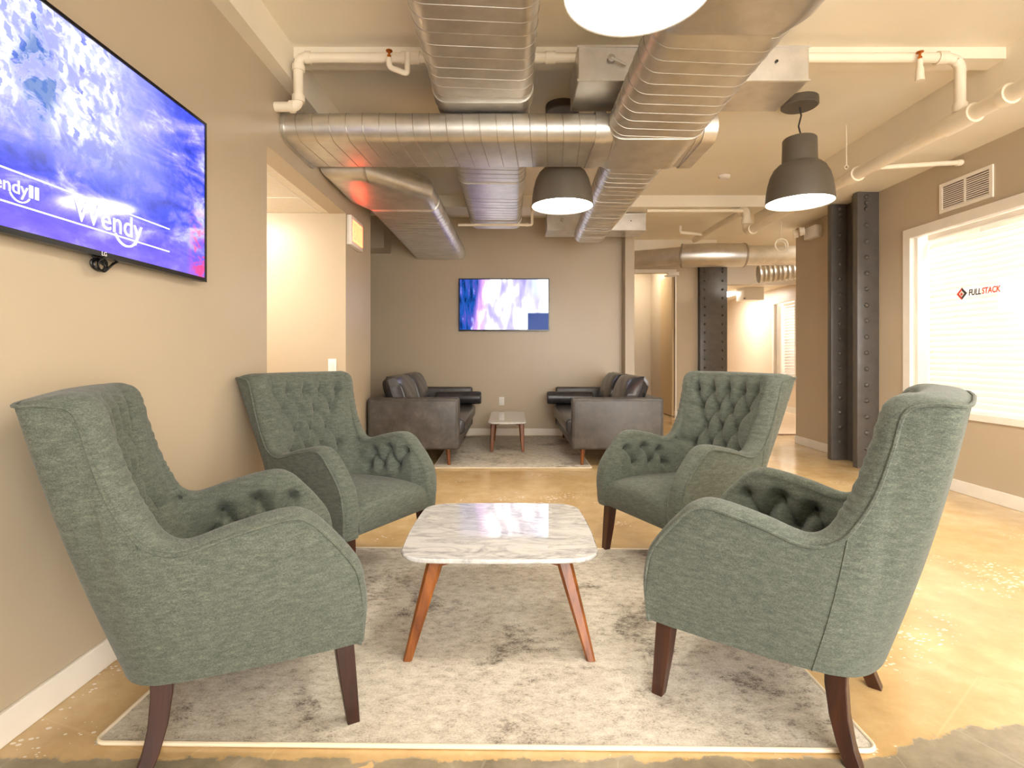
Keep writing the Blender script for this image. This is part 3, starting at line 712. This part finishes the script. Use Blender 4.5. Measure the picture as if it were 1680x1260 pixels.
M['ink_white'] = emit('screen_lettering', (1, 1, 1, 1), 1.6 * TV_E)
M['ink_soft'] = emit('screen_lines', (0.85, 0.85, 1, 1), 1.3 * TV_E)
def tv(label, loc, rz, W, Hh, screen):
    t = thing('television', label, 'television', loc, rz)        # local: x along width, screen faces -y, z up
    MB().rbox(-W / 2, W / 2, 0.0, 0.028, 0, Hh, 0.006, 2).rbox(-W / 2 + 0.12, W / 2 - 0.12, 0.026, 0.045, 0.05, Hh - 0.12, 0.006, 2).build('housing', 'black', t)
    b = 0.012
    MB().box(-W / 2, W / 2, -0.006, 0.0, Hh - b, Hh).box(-W / 2, W / 2, -0.006, 0, 0, b * 1.5).box(-W / 2, -W / 2 + b, -0.006, 0, b * 1.5, Hh - b).box(W / 2 - b, W / 2, -0.006, 0, b * 1.5, Hh - b).build('bezel', 'black', t, False)
    return t
TVW, TVH, TVX, TVY1 = 1.245, 0.726, -1.392, 2.456
tl = tv('large wall television on the left wall showing a blue street scene', (TVX, TVY1 - TVW / 2, 1.44), math.radians(90), TVW, TVH, None)
# on the left wall: local +x runs to +Y, local -y faces +X
s = MB().box(0, TVW - 0.024, -0.0015, 0, 0, TVH - 0.030).build('screen', 'screenL', tl, False, loc=(-TVW / 2 + 0.012, 0, 0.018))
def tvpt(Yw, zw): return (Yw - (TVY1 - TVW / 2), -0.0035, zw - 1.44)
for zz in (1.620, 1.528):
    a = tvpt(1.30, zz); b = tvpt(2.19, zz)
    MB().box(a[0], b[0], -0.0038, -0.0028, a[2] - 0.0022, a[2] + 0.0022).build('screen_line', 'ink_soft', tl, False)
p = tvpt(1.710, 1.538); place_text('Wendy', 0.318, 'ink_white', tl, p, (1, 0, 0), (0, 0, 1))
p = tvpt(1.385, 1.560); place_text('Wendy', 0.162, 'ink_white', tl, p, (1, 0, 0), (0, 0, 1))
p = tvpt(1.551, 1.560)
for k in (0, 1): place_text('1', 0.012, 'ink_white', tl, (p[0] + 0.019 * k, p[1], p[2]), (1, 0, 0), (0, 0, 1), height=0.036)
c0 = tvpt(1.945, 1.560); MB().tube(arc(c0, 0.060, math.radians(205), math.radians(330), (1, 0, 0), (0, 0, 1), 12), 0.0035, 6).build('swoosh', 'ink_white', tl)
c0 = tvpt(1.522, 1.572); MB().tube(arc(c0, 0.034, math.radians(205), math.radians(330), (1, 0, 0), (0, 0, 1), 10), 0.002, 6).build('swoosh', 'ink_white', tl)
place_text('LG', 0.022, 'white', tl, (-0.012, -0.0075, 0.004), (1, 0, 0), (0, 0, 1), name='maker_mark')
MB().box(-0.35, 0.35, 0.02, 0.0455, 0.2, 0.5).build('wall_bracket', 'black', tl, False)
tb = tv('smaller-looking television on the back wall showing a bright white figure', (-0.077, 7.44, 1.455), 0, 1.253, 0.726, None)
MB().box(0 - 0.615, 0.615, -0.0015, 0, 0, 0.696).build('screen', 'screenB', tb, False, loc=(0, 0, 0.018))
t = thing('cable_bundle', 'black cable loop hanging below the left wall television', 'cable', (TVX + 0.0, 1.84, 1.44))
cp = []
for k in range(60):
    a = k / 60 * 2 * math.pi * 3
    cp.append((-0.012 + 0.006 * math.sin(a * 0.7), 0.028 * math.cos(a) + 0.012 * math.sin(a * 0.37), -0.026 + 0.020 * math.sin(a)))
MB().tube([(-0.02, -0.04, 0.012), (-0.015, -0.01, -0.012)] + cp + [(-0.012, 0.06, -0.012), (-0.02, 0.11, 0.012)], 0.0042, 6).build('cable', 'black', t)

# ------------------------------------------------------------------ wall fittings
t = thing('exit_sign', 'lit orange exit sign on the left wall past the corridor opening', 'exit sign', (XL, 4.735, 2.092))
MB().rbox(0, 0.045, 0, 0.37, 0, 0.262, 0.006, 2).build('housing', 'white', t)
M['exitface'] = emit('exit_face_glow', (1.0, 0.055, 0.004, 1), 4.0)
M['exitink'] = emit('exit_letter_glow', (1.0, 0.02, 0.002, 1), 4.0)
MB().box(0.0455, 0.048, 0.03, 0.345, 0.035, 0.227).build('lit_face', 'exitface', t, False)
place_text('EXIT', 0.27, 'exitink', t, (0.0495, 0.053, 0.058), (0, 1, 0), (0, 0, 1), height=0.145)
def plate(name, label, loc, rz, cat='outlet', kind='outlet'):
    t = thing(name, label, cat, loc, rz)
    MB().rbox(-0.036, 0.036, -0.007, 0, 0, 0.115, 0.003, 2).build('plate', 'outlet', t)
    if kind == 'outlet':
        for z in (0.024, 0.066): MB().rbox(-0.017, 0.017, -0.010, -0.007, z, z + 0.028, 0.003, 1).build('socket', 'white', t)
    else: MB().rbox(-0.016, 0.016, -0.012, -0.007, 0.028, 0.087, 0.003, 1).build('rocker', 'white', t)
    return t
plate('wall_outlet', 'white outlet plate on the back wall above the small table', ((823 - VX) * YB / F, YB - 0.001, 0.42), 0)
plate('light_switch', 'white light switch plate on the corridor wall', (-1.555, OY1 - 0.001, 0.965), 0, 'light switch', 'switch')
t = thing('air_grille', 'white louvred air grille high on the right wall', 'vent', (XR, 4.28, 2.425), math.radians(-90))
gw, gh = 0.25, 0.123                              # local x -> -Y, local -y -> -X
MB().box(-gw, gw, -0.012, 0, gh - 0.028, gh).box(-gw, gw, -0.012, 0, -gh, -gh + 0.028).box(-gw, -gw + 0.03, -0.012, 0, -gh + 0.028, gh - 0.028).box(gw - 0.03, gw, -0.012, 0, -gh + 0.028, gh - 0.028).build('frame', 'trim', t, False)
MB().box(-gw + 0.03, gw - 0.03, -0.001, 0, -gh + 0.028, gh - 0.028).build('backing', simple('grille_dark', srgb(96, 74, 60), 0.8), t, False)
lm = MB().box(-gw + 0.03, gw - 0.03, -0.010, -0.002, -0.0045, 0.0035).mesh('louvre', 'trim', False)
for k in range(11): link('louvre', lm, t, (0, 0, -gh + 0.036 + k * 0.0168))
MB().box(-0.008, 0.008, -0.011, -0.002, -gh + 0.028, gh - 0.028).build('mullion', 'trim', t, False)
t = thing('emergency_light', 'white emergency light with round lamps beyond the steel column', 'emergency light', (XR, 6.38, 2.50), math.radians(-90))
MB().rbox(-0.10, 0.14, -0.09, 0, 0, 0.14, 0.012, 2).build('case', 'white', t)
for lx_ in (-0.14, 0.0):
    MB().lathe([(0.0001, 0), (0.045, 0.0), (0.055, 0.05), (0.05, 0.055), (0.0001, 0.05)], n=20).build('lamp_head', 'pipe', t, loc=(lx_ - 0.02, -0.12, 0.10)).rotation_euler = (math.radians(95), 0, math.radians(-25))

# ------------------------------------------------------------------ rugs
def rug(label, cx, cy, w, d, rz, mat):
    t = thing('area_rug', label, 'rug', (cx, cy, 0), rz)
    n, m_ = 60, 44
    def h(x, y): return 0.009 + 0.0012 * math.sin(x * 9 + y * 4) + 0.001 * math.sin(y * 13)
    G = [[(-w / 2 + w * i / n, -d / 2 + d * j / m_, h(-w / 2 + w * i / n, -d / 2 + d * j / m_)) for j in range(m_ + 1)] for i in range(n + 1)]
    mb = MB().grid(G)
    mb.add([(-w / 2, -d / 2, 0.0015), (w / 2, -d / 2, 0.0015), (w / 2, d / 2, 0.0015), (-w / 2, d / 2, 0.0015)], [(0, 1, 2, 3)])
    mb.build('pile', mat, t)
    r = 0.03; P = []
    for (sx, sy, a) in ((1, -1, -90), (1, 1, 0), (-1, 1, 90), (-1, -1, 180)):
        for k in range(5):
            q = math.radians(a + 90 * k / 4); P.append((sx * (w / 2 - r) + r * math.cos(q), sy * (d / 2 - r) + r * math.sin(q), 0.0075))
    out = []
    for i in range(len(P)):
        a, b = Vector(P[i]), Vector(P[(i + 1) % len(P)]); k = max(1, int((b - a).length / 0.08))
        out += [tuple(a.lerp(b, j / k)) for j in range(k)]
    MB().tube(out, 0.0065, 8, True).build('binding', 'rugedge', t)
    return t
rug('large grey distressed rug under the four green armchairs', -0.066, 2.277, 2.20, 1.55, math.radians(-0.8), 'rugA')
rug('grey distressed rug between the two leather sofas', 0.028, 6.325, 1.56, 2.13, 0, 'rugB')

# ------------------------------------------------------------------ marble tables
def squircle(hw, hd, r, bulge, n=8, m_=10):
    """rounded rectangle with outward bulging sides"""
    P = []
    for (sx, sy, a) in ((1, -1, -90), (1, 1, 0), (-1, 1, 90), (-1, -1, 180)):
        for k in range(n + 1):
            q = math.radians(a + 90 * k / n); P.append((sx * (hw - r) + r * math.cos(q), sy * (hd - r) + r * math.sin(q)))
        # straight run to the next corner is bulged below
    out = []
    for i in range(len(P)):
        a, b = P[i], P[(i + 1) % len(P)]; L = math.hypot(b[0] - a[0], b[1] - a[1]); k = m_ if L > 0.1 else 1
        for j in range(k): out.append((a[0] + (b[0] - a[0]) * j / k, a[1] + (b[1] - a[1]) * j / k))
    return [(x * (1 + bulge * (1 - (y / hd) ** 2)), y * (1 + bulge * (1 - (x / hw) ** 2))) for x, y in out]
def table(label, cx, cy, hw, hd, zt, fx, fy, topin, bulge=0.03, r=0.07, scale=1.0, arch=False):
    t = thing('coffee_table', label, 'table', (cx, cy, 0))
    poly = squircle(hw, hd, r, bulge); th = 0.018 * scale
    rings = []
    for off, z in ((0.006, zt - th), (0.0015, zt - th * 0.8), (0.0, zt - th * 0.5), (0.001, zt - th * 0.18), (0.004, zt)):
        rings.append([(x * (1 - off / hw), y * (1 - off / hd), z) for x, y in poly])
    MB().rings(rings, True, True).build('tabletop', 'marble', t, True, 30)
    z1 = zt - th
    for sx in (-1, 1):
        for sy in (-1, 1):
            a0, b0 = fx * topin * sx, fy * topin * sy; a1, b1 = fx * sx, fy * sy
            rings = []
            for f, wd in ((0.0, 0.031), (0.25, 0.028), (0.6, 0.023), (1.0, 0.016)):
                z = z1 * (1 - f); x = a0 + (a1 - a0) * f; y = b0 + (b1 - b0) * f; wd *= scale
                rings.append([(x + sx * u, y + sy * v, max(z, 0.0)) for u, v in ((wd, wd * 0.6), (wd * 0.6, wd), (-wd * 0.6, wd), (-wd, wd * 0.6), (-wd, -wd * 0.6), (-wd * 0.6, -wd), (wd * 0.6, -wd), (wd, -wd * 0.6))])
            MB().rings(rings, True, True).build('leg', 'legoak', t, True, 30, loc=(0, 0, 0.0125))
    ap = MB(); k = topin * 0.98
    for sy in (-1, 1):          # arched cross rails just below the top
        pts = []
        for i in range(13):
            u = -1 + 2 * i / 12; dpt = 0.020 + 0.036 * abs(u) ** 1.6
            pts.append((u * fx * k, dpt * scale))
        yc = sy * fy * k
        for i in range(12):
            (xa, da), (xb, db) = pts[i], pts[i + 1]
            ap.add([(xa, yc - 0.011, z1), (xb, yc - 0.011, z1), (xb, yc - 0.011, z1 - db), (xa, yc - 0.011, z1 - da), (xa, yc + 0.011, z1), (xb, yc + 0.011, z1), (xb, yc + 0.011, z1 - db), (xa, yc + 0.011, z1 - da)],
                   [(0, 1, 2, 3), (4, 7, 6, 5), (3, 2, 6, 7), (0, 4, 5, 1)])
    ap.build('apron', 'legoak', t, True, 30)
    rl = MB()
    for sx in (-1, 1): rl.box(sx * fx * k - 0.011, sx * fx * k + 0.011, -fy * k, fy * k, z1 - 0.032, z1)
    rl.build('side_rail', 'legoak', t, False)
    return t
table('square white marble coffee table with walnut legs between the green armchairs', -0.037, 2.254, 0.358, 0.352, 0.385, 0.328, 0.328, 0.70, 0.045, 0.09)
table('narrow white marble coffee table with walnut legs between the leather sofas', -0.025, 6.52, 0.212, 0.60, 0.372, 0.178, 0.40, 0.90, 0.02, 0.07, 0.95)

# ------------------------------------------------------------------ green tufted armchair
def catmull(P, n):
    P = np.asarray(P, float); out = []
    m_ = len(P) - 1
    for q in np.linspace(0, m_, n):
        i = min(int(q), m_ - 1); f = q - i
        p0 = P[max(i - 1, 0)]; p1 = P[i]; p2 = P[i + 1]; p3 = P[min(i + 2, m_)]
        out.append(0.5 * ((2 * p1) + (-p0 + p2) * f + (2 * p0 - 5 * p1 + 4 * p2 - p3) * f * f + (-p0 + 3 * p1 - 3 * p2 + p3) * f ** 3))
    return np.array(out)
RIM = [(.335, .270, .262), (.342, .279, .36), (.345, .275, .425), (.345, .262, .482), (.343, .226, .540), (.342, .184, .592), (.341, .140, .638), (.34, .085, .655),
       (.34, -.045, .634), (.338, -.165, .606), (.335, -.24, .632), (.333, -.285, .695), (.334, -.32, .775), (.338, -.348, .878), (.345, -.372, .975),
       (.350, -.425, .998), (.338, -.477, .998), (.25, -.493, 1.000), (0, -.500, 1.003)]
INN = [(.25, .277, .262), (.255, .287, .36), (.255, .284, .425), (.255, .270, .487), (.253, .232, .545), (.25, .189, .597), (.25, .142, .643), (.25, .085, .659),
       (.25, -.042, .638), (.25, -.150, .612), (.252, -.205, .640), (.256, -.240, .705), (.262, -.27, .78), (.270, -.300, .88), (.278, -.325, .98),
       (.262, -.350, 1.008), (.215, -.368, 1.010), (.13, -.378, 1.010), (0, -.382, 1.010)]
BOT = [(.33, .262), (.33, .258), (.33, .25), (.33, .235), (.33, .20), (.328, .165), (.325, .12), (.322, .06), (.312, -.04), (.302, -.12), (.296, -.165), (.289, -.2),
       (.28, -.23), (.265, -.258), (.243, -.282), (.21, -.302), (.16, -.318), (.10, -.327), (0, -.331)]
INB = [(.245, .262), (.245, .262), (.245, .26), (.245, .24), (.245, .19), (.245, .14), (.245, .09), (.245, .03), (.243, -.045), (.24, -.095), (.236, -.125), (.227, -.15),
       (.212, -.17), (.193, -.185), (.172, -.196), (.142, -.205), (.11, -.21), (.07, -.213), (0, -.215)]
NS = 220
rim = catmull(RIM, NS); inn = catmull(INN, NS)
bot = np.c_[catmull(BOT, NS), np.full(NS, .262)]
inb = catmull(INB, NS); inb = np.c_[inb, np.minimum(inn[:, 2] - 0.0, .375)]
def mirror(A): return np.concatenate([A, (A * np.array([-1, 1, 1]))[::-1][1:]], 0)
rim, inn, bot, inb = map(mirror, (rim, inn, bot, inb))
NT_ = len(rim)
def patch_outer(nv=14):
    t = np.linspace(0, 1, nv)[None, :, None]
    G = bot[:, None] * (1 - t) + rim[:, None] * t
    c = np.array([0, -0.05, 0.0]); d = G - c; d[..., 2] = 0; d /= np.linalg.norm(d, axis=2, keepdims=True) + 1e-9
    return G + d * 0.014 * np.sin(np.pi * t)
def patch_rim(nv=11):
    T = np.gradient(rim, axis=0); W = inn - rim
    Nn = np.cross(T, W); Nn /= np.linalg.norm(Nn, axis=1, keepdims=True) + 1e-9
    k0 = int(NS * 7 / 18)
    if Nn[k0, 2] < 0: Nn[k0] *= -1
    for i in list(range(k0 + 1, len(Nn))) : 
        if Nn[i] @ Nn[i - 1] < 0: Nn[i] *= -1
    for i in range(k0 - 1, -1, -1):
        if Nn[i] @ Nn[i + 1] < 0: Nn[i] *= -1
    t = np.linspace(0, 1, nv)[None, :, None]
    q = np.arange(len(rim)); q = np.minimum(q, len(rim) - 1 - q) / (NS - 1) * 18
    gm = np.clip((q - 10.2) / 0.8, 0, 1) * np.clip((14.2 - q) / 0.6, 0, 1)
    gat = (0.0018 * gm * np.sin(q * 17.0 + 1.3 * np.sin(q * 5.0)))[:, None, None] * np.clip(t * 1.6, 0, 1)
    h = 0.019 * (1 - (2 * t - 1) ** 2) ** 0.5 + gat
    return rim[:, None] * (1 - t) + inn[:, None] * t + Nn[:, None] * h
def patch_inner(nv=104):
    t = np.linspace(0, 1, nv)[None, :, None]
    G = inn[:, None] * (1 - t) + inb[:, None] * t
    gs = np.gradient(G, axis=0); gt = np.gradient(G, axis=1)
    N = np.cross(gs, gt); N /= np.linalg.norm(N, axis=2, keepdims=True) + 1e-9
    toward = np.array([0, 0.05, 0.75]) - G
    sg = np.sign((N * toward).sum(2, keepdims=True)); N *= sg
    return G, N
G0, N0 = patch_inner()
flat = G0.reshape(-1, 3)
def near_xz(x, z):
    d = (flat[:, 0] - x) ** 2 + (flat[:, 2] - z) ** 2 + np.where(flat[:, 1] > -0.12, 1.0, 0.0); return int(d.argmin())
def near_yz(y, z, s_):
    d = (flat[:, 1] - y) ** 2 + (flat[:, 2] - z) ** 2 + np.where(flat[:, 0] * s_ < 0.2, 1.0, 0.0); return int(d.argmin())
rows = [(.925, (-.218, -.11, 0, .11, .218)), (.82, (-.163, -.055, .055, .163)), (.715, (-.108, 0, .108)), (.61, (-.163, -.055, .055, .163)), (.505, (-.108, 0, .108))]
btn = [near_xz(x, z) for z, xs in rows for x in xs]
edge_btn = [near_xz(x, z) for z, xs in rows[1:4] for x in (xs[0], xs[-1])]
arm_pts = []
for s_ in (-1, 1):
    for (y, z) in ((.150, .575), (.03, .58), (-.085, .555), (.09, .485), (-.03, .485), (-.12, .475)): arm_pts.append(near_yz(y, z, s_))
allb = btn + arm_pts
B = flat[allb]
segs = []
for i in range(len(B)):
    for j in range(i + 1, len(B)):
        dz = abs(B[i, 2] - B[j, 2]); L = np.linalg.norm(B[i] - B[j])
        if 0.03 < dz < 0.13 and L < 0.165: segs.append((B[i], B[j], 1.0))
# pleats from the outer buttons to the edge, and from the top row up over the rim
for k in edge_btn:
    p = flat[k]; e = p + np.array([math.copysign(0.10, p[0]), 0.06, 0.012]); segs.append((p, e, 0.7))
for k in btn[:5]:
    p = flat[k]; segs.append((p, p + np.array([0.0, -0.01, 0.085]), 0.8))
disp = np.full(len(flat), 0.010)
dmin = np.full(len(flat), 9.0)
for p in B: dmin = np.minimum(dmin, np.linalg.norm(flat - p, axis=1))
smin = np.full(len(flat), 9.0)
for a, b, wgt in segs:
    ab = b - a; q = np.clip(((flat - a) @ ab) / (ab @ ab), 0, 1); d = np.linalg.norm(flat - (a + q[:, None] * ab), axis=1)
    smin = np.minimum(smin, d / wgt)
puff = 0.019 * (1 - np.exp(-(np.minimum(smin, dmin) / 0.034) ** 1.8))
disp = puff - 0.015 * np.exp(-(smin / 0.0095) ** 1.3) - 0.030 * np.exp(-(dmin / 0.021) ** 1.5)
# fade to the rim and the bottom, and outside the tufted area
tt = np.tile(np.linspace(0, 1, G0.shape[1]), G0.shape[0])
rd = np.full(len(flat), 9.0)
for q in inn[::2]: rd = np.minimum(rd, np.linalg.norm(flat - q, axis=1))
ed = np.clip(rd / 0.055, 0, 1); ed = ed * ed * (3 - 2 * ed)
disp = np.where(disp > 0, disp * ed, disp * np.clip(rd / 0.012, 0, 1)) * np.clip((1 - tt) / 0.04, 0.2, 1)
frontfade = np.clip((0.27 - flat[:, 1]) / 0.07, 0, 1)
disp *= frontfade
GI = (flat + N0.reshape(-1, 3) * disp[:, None]).reshape(G0.shape)
GO, GR = patch_outer(), patch_rim()
# gathered puffs carry over the rim
spl = int(NS * 10.4 / 18)
def chair_part(a, b):
    mb = MB(); G = np.concatenate([GO[a:b], GR[a:b][:, 1:], GI[a:b][:, 1:]], 1); mb.grid(G); return mb
def make_chair():
    t = thing('tufted_armchair', '', 'armchair', (0, 0, 0), 0, 'green tufted armchairs round the marble table')
    chair_part(0, spl + 1).build('arm', 'fabric', t, True, 75)
    chair_part(NT_ - spl - 1, NT_).build('arm', 'fabric', t, True, 75)
    chair_part(spl, NT_ - spl).build('backrest', 'fabric', t, True, 75)
    # seat with rounded front lip
    prof = [(.270, .262), (.289, .285), (.292, .33), (.291, .365), (.284, .388), (.268, .404), (.24, .414), (.18, .424), (.10, .431), (0, .434), (-.10, .432), (-.235, .425)]
    xs = np.linspace(-0.256, 0.256, 29); G = []
    for x in xs:
        q = abs(x / 0.256); row = []
        for (y, z) in prof:
            k = max(0, (z - .30) / .134); row.append((x, y - 0.010 * q ** 5 * k, z - 0.030 * k * q ** 6 + 0.012 * k * (1 - q * q)))
        G.append(row)
    MB().grid(G).build('seat', 'fabric', t, True, 60)
    ring = [tuple(p) for p in bot]; MB().add([(x, y, .268) for x, y, z in ring], [tuple(range(len(ring)))]).build('bottom_lining', 'lining', t, False)
    MB().tube([tuple(p) for p in (rim[::2] + (rim[::2] - np.array([0, -.1, .3])) * 0.006)], 0.0048, 6).build('piping', 'fabric', t)
    for s_ in (-1, 1):
        k = spl if s_ > 0 else NT_ - 1 - spl
        MB().tube([tuple(p + np.array([s_ * 0.001, 0, 0])) for p in GO[k]], 0.0022, 5).build('side_seam', 'fabric', t)
    bm_ = MB().lathe([(0.0115, -0.004), (0.0125, 0.001), (0.009, 0.007), (0.0001, 0.009)], n=10).mesh('button', 'button')
    for i in allb:
        o = link('button', bm_, t); n = Vector(N0.reshape(-1, 3)[i]); o.rotation_euler = n.to_track_quat('Z', 'Y').to_euler()
        o.location = Vector(GI.reshape(-1, 3)[i]) + n * 0.004
    def leg(pts, sizes):
        rings = []
        for (x, y, z), w in zip(pts, sizes): rings.append([(x + a * w, y + b * w, z) for a, b in ((1, .9), (.9, 1), (-.9, 1), (-1, .9), (-1, -.9), (-.9, -1), (.9, -1), (1, -.9))])
        return MB().rings(rings, True, True)
    for s_ in (-1, 1):
        leg([(.275 * s_, .232, .285), (.278 * s_, .245, .13), (.280 * s_, .258, 0)], (.0275, .0235, .0175)).build('leg', 'legdark', t, True, 30)
        leg([(.205 * s_, -.225, .285), (.208 * s_, -.226, .20), (.214 * s_, -.236, .12), (.222 * s_, -.254, .05), (.229 * s_, -.275, 0)], (.0275, .026, .0235, .021, .0195)).build('leg', 'legdark', t, True, 30)
    for ch in t.children:
        if not ch.name.startswith('leg'): ch.location.z -= 0.010
    return t
# (x, y, heading in degrees: direction the sitter faces, z0)
chairs = [(-0.828, 1.738, 27.5, 'green tufted armchair nearest the left wall television, back towards the camera'),
          (-0.822, 2.850, -29.0, 'green tufted armchair at far left in front of the corridor opening'),
          (0.899, 2.900, 204.6, 'green tufted armchair at far right, seen from its front'),
          (0.862, 1.790, 140.0, 'green tufted armchair at near right with its high back turned to the window')]
RUG_T = 0.0105
ch0 = make_chair()
for i, (x, y, hd, lb) in enumerate(chairs):
    o = ch0 if i == 0 else copy_tree(ch0)
    # front feet stand on the rug, rear feet on the floor behind it
    o.location = (x, y, RUG_T / 2); o.rotation_euler = (math.atan2(RUG_T, 0.533), 0, math.radians(hd - 90)); o['label'] = lb

# ------------------------------------------------------------------ leather sofas
def cushion(hx, hy, hz, n=14, p=4.0, puff=0.25):
    """pillow with pinched edges, centred"""
    G1, G2 = [], []
    for i in range(n + 1):
        r1, r2 = [], []
        for j in range(n + 1):
            u, v = -1 + 2 * i / n, -1 + 2 * j / n
            e = (1 - abs(u) ** p) * (1 - abs(v) ** p); z = hz * max(e, 0) ** 0.42
            x = hx * u * (1 - puff * 0.12 * (1 - v * v) * 0); y = hy * v
            w = 0.004 * math.sin(9 * u + 5 * v)
            r1.append((x, y, z + w)); r2.append((x, y, -z + w))
        G1.append(r1); G2.append(r2)
    return MB().grid(G1).grid(G2)
def make_sofa(L=2.0, D=0.91):
    t = thing('leather_sofa', '', 'sofa', (0, 0, 0), 0, 'grey leather sofas')      # local: x along length, front at -y
    aw, ah, zb = 0.12, 0.68, 0.165
    for s_ in (-1, 1):
        MB().rbox(s_ * L / 2 - aw if s_ > 0 else -L / 2, L / 2 if s_ > 0 else -L / 2 + aw, -D / 2, D / 2, zb, ah, 0.028, 4).build('arm', 'leather', t)
        xo = s_ * (L / 2 + 0.0005); pts = [(xo, -D / 2 + 0.028, zb + 0.03), (xo, -D / 2 + 0.028, ah - 0.028), (xo, D / 2 - 0.028, ah - 0.028), (xo, D / 2 - 0.028, zb + 0.03)]
        MB().tube(round_path(pts, 0.02), 0.004, 6).build('arm_piping', 'leather', t)
    MB().rbox(-L / 2 + aw, L / 2 - aw, -D / 2 + 0.01, D / 2, zb, 0.30, 0.02, 3).build('base_frame', 'leather', t)
    MB().rbox(-L / 2 + aw, L / 2 - aw, D / 2 - 0.13, D / 2, 0.30, ah, 0.03, 3).build('back_frame', 'leather', t)
    MB().rbox(-L / 2 + aw + 0.005, L / 2 - aw - 0.005, -D / 2 - 0.045, D / 2 - 0.14, 0.295, 0.455, 0.045, 4).build('seat_cushion', 'leatherdark', t)
    for x in (-0.42, 0.42):
        o = cushion(0.43, 0.245, 0.12).build('back_cushion', 'leatherdark', t, loc=(x, D / 2 - 0.235, 0.655)); o.rotation_euler = (math.radians(70), 0, 0)
    for sx in (-1, 1):
        for sy in (-1, 1):
            MB().rings([[(sx * (L / 2 - 0.10 + k) + r * math.cos(a), sy * (D / 2 - 0.12 + k) + r * math.sin(a), z) for a in [q * math.pi / 6 for q in range(12)]] for k, r, z in ((0, 0.026, 0.17), (0.012, 0.015, 0.0))], True, True).build('leg', 'legoak', t, loc=(0, 0, 0.0))
    return t
s1 = make_sofa(); s2 = copy_tree(s1)
s1.location = (-0.955, 6.31, 0.0105); s1.rotation_euler = (0, 0, math.radians(90)); s1['label'] = 'grey leather sofa on the left side of the back rug'
s2.location = (1.075, 6.31, 0.0105); s2.rotation_euler = (0, 0, math.radians(-90)); s2['label'] = 'grey leather sofa on the right side of the back rug'

bm_ = MB().lathe([(0.0001, -0.30), (0.070, -0.30), (0.082, -0.288), (0.085, -0.25), (0.085, 0.25), (0.082, 0.288), (0.070, 0.30), (0.0001, 0.30)], n=28).mesh('bolster', 'leatherdark')
for so, s_ in ((s1, 1), (s2, -1)):
    o = link('bolster', bm_, so, (s_ * (1.0 - 0.12 - 0.09), -0.455 + 0.175, 0.545)); o.rotation_euler = (math.radians(90), 0, 0)
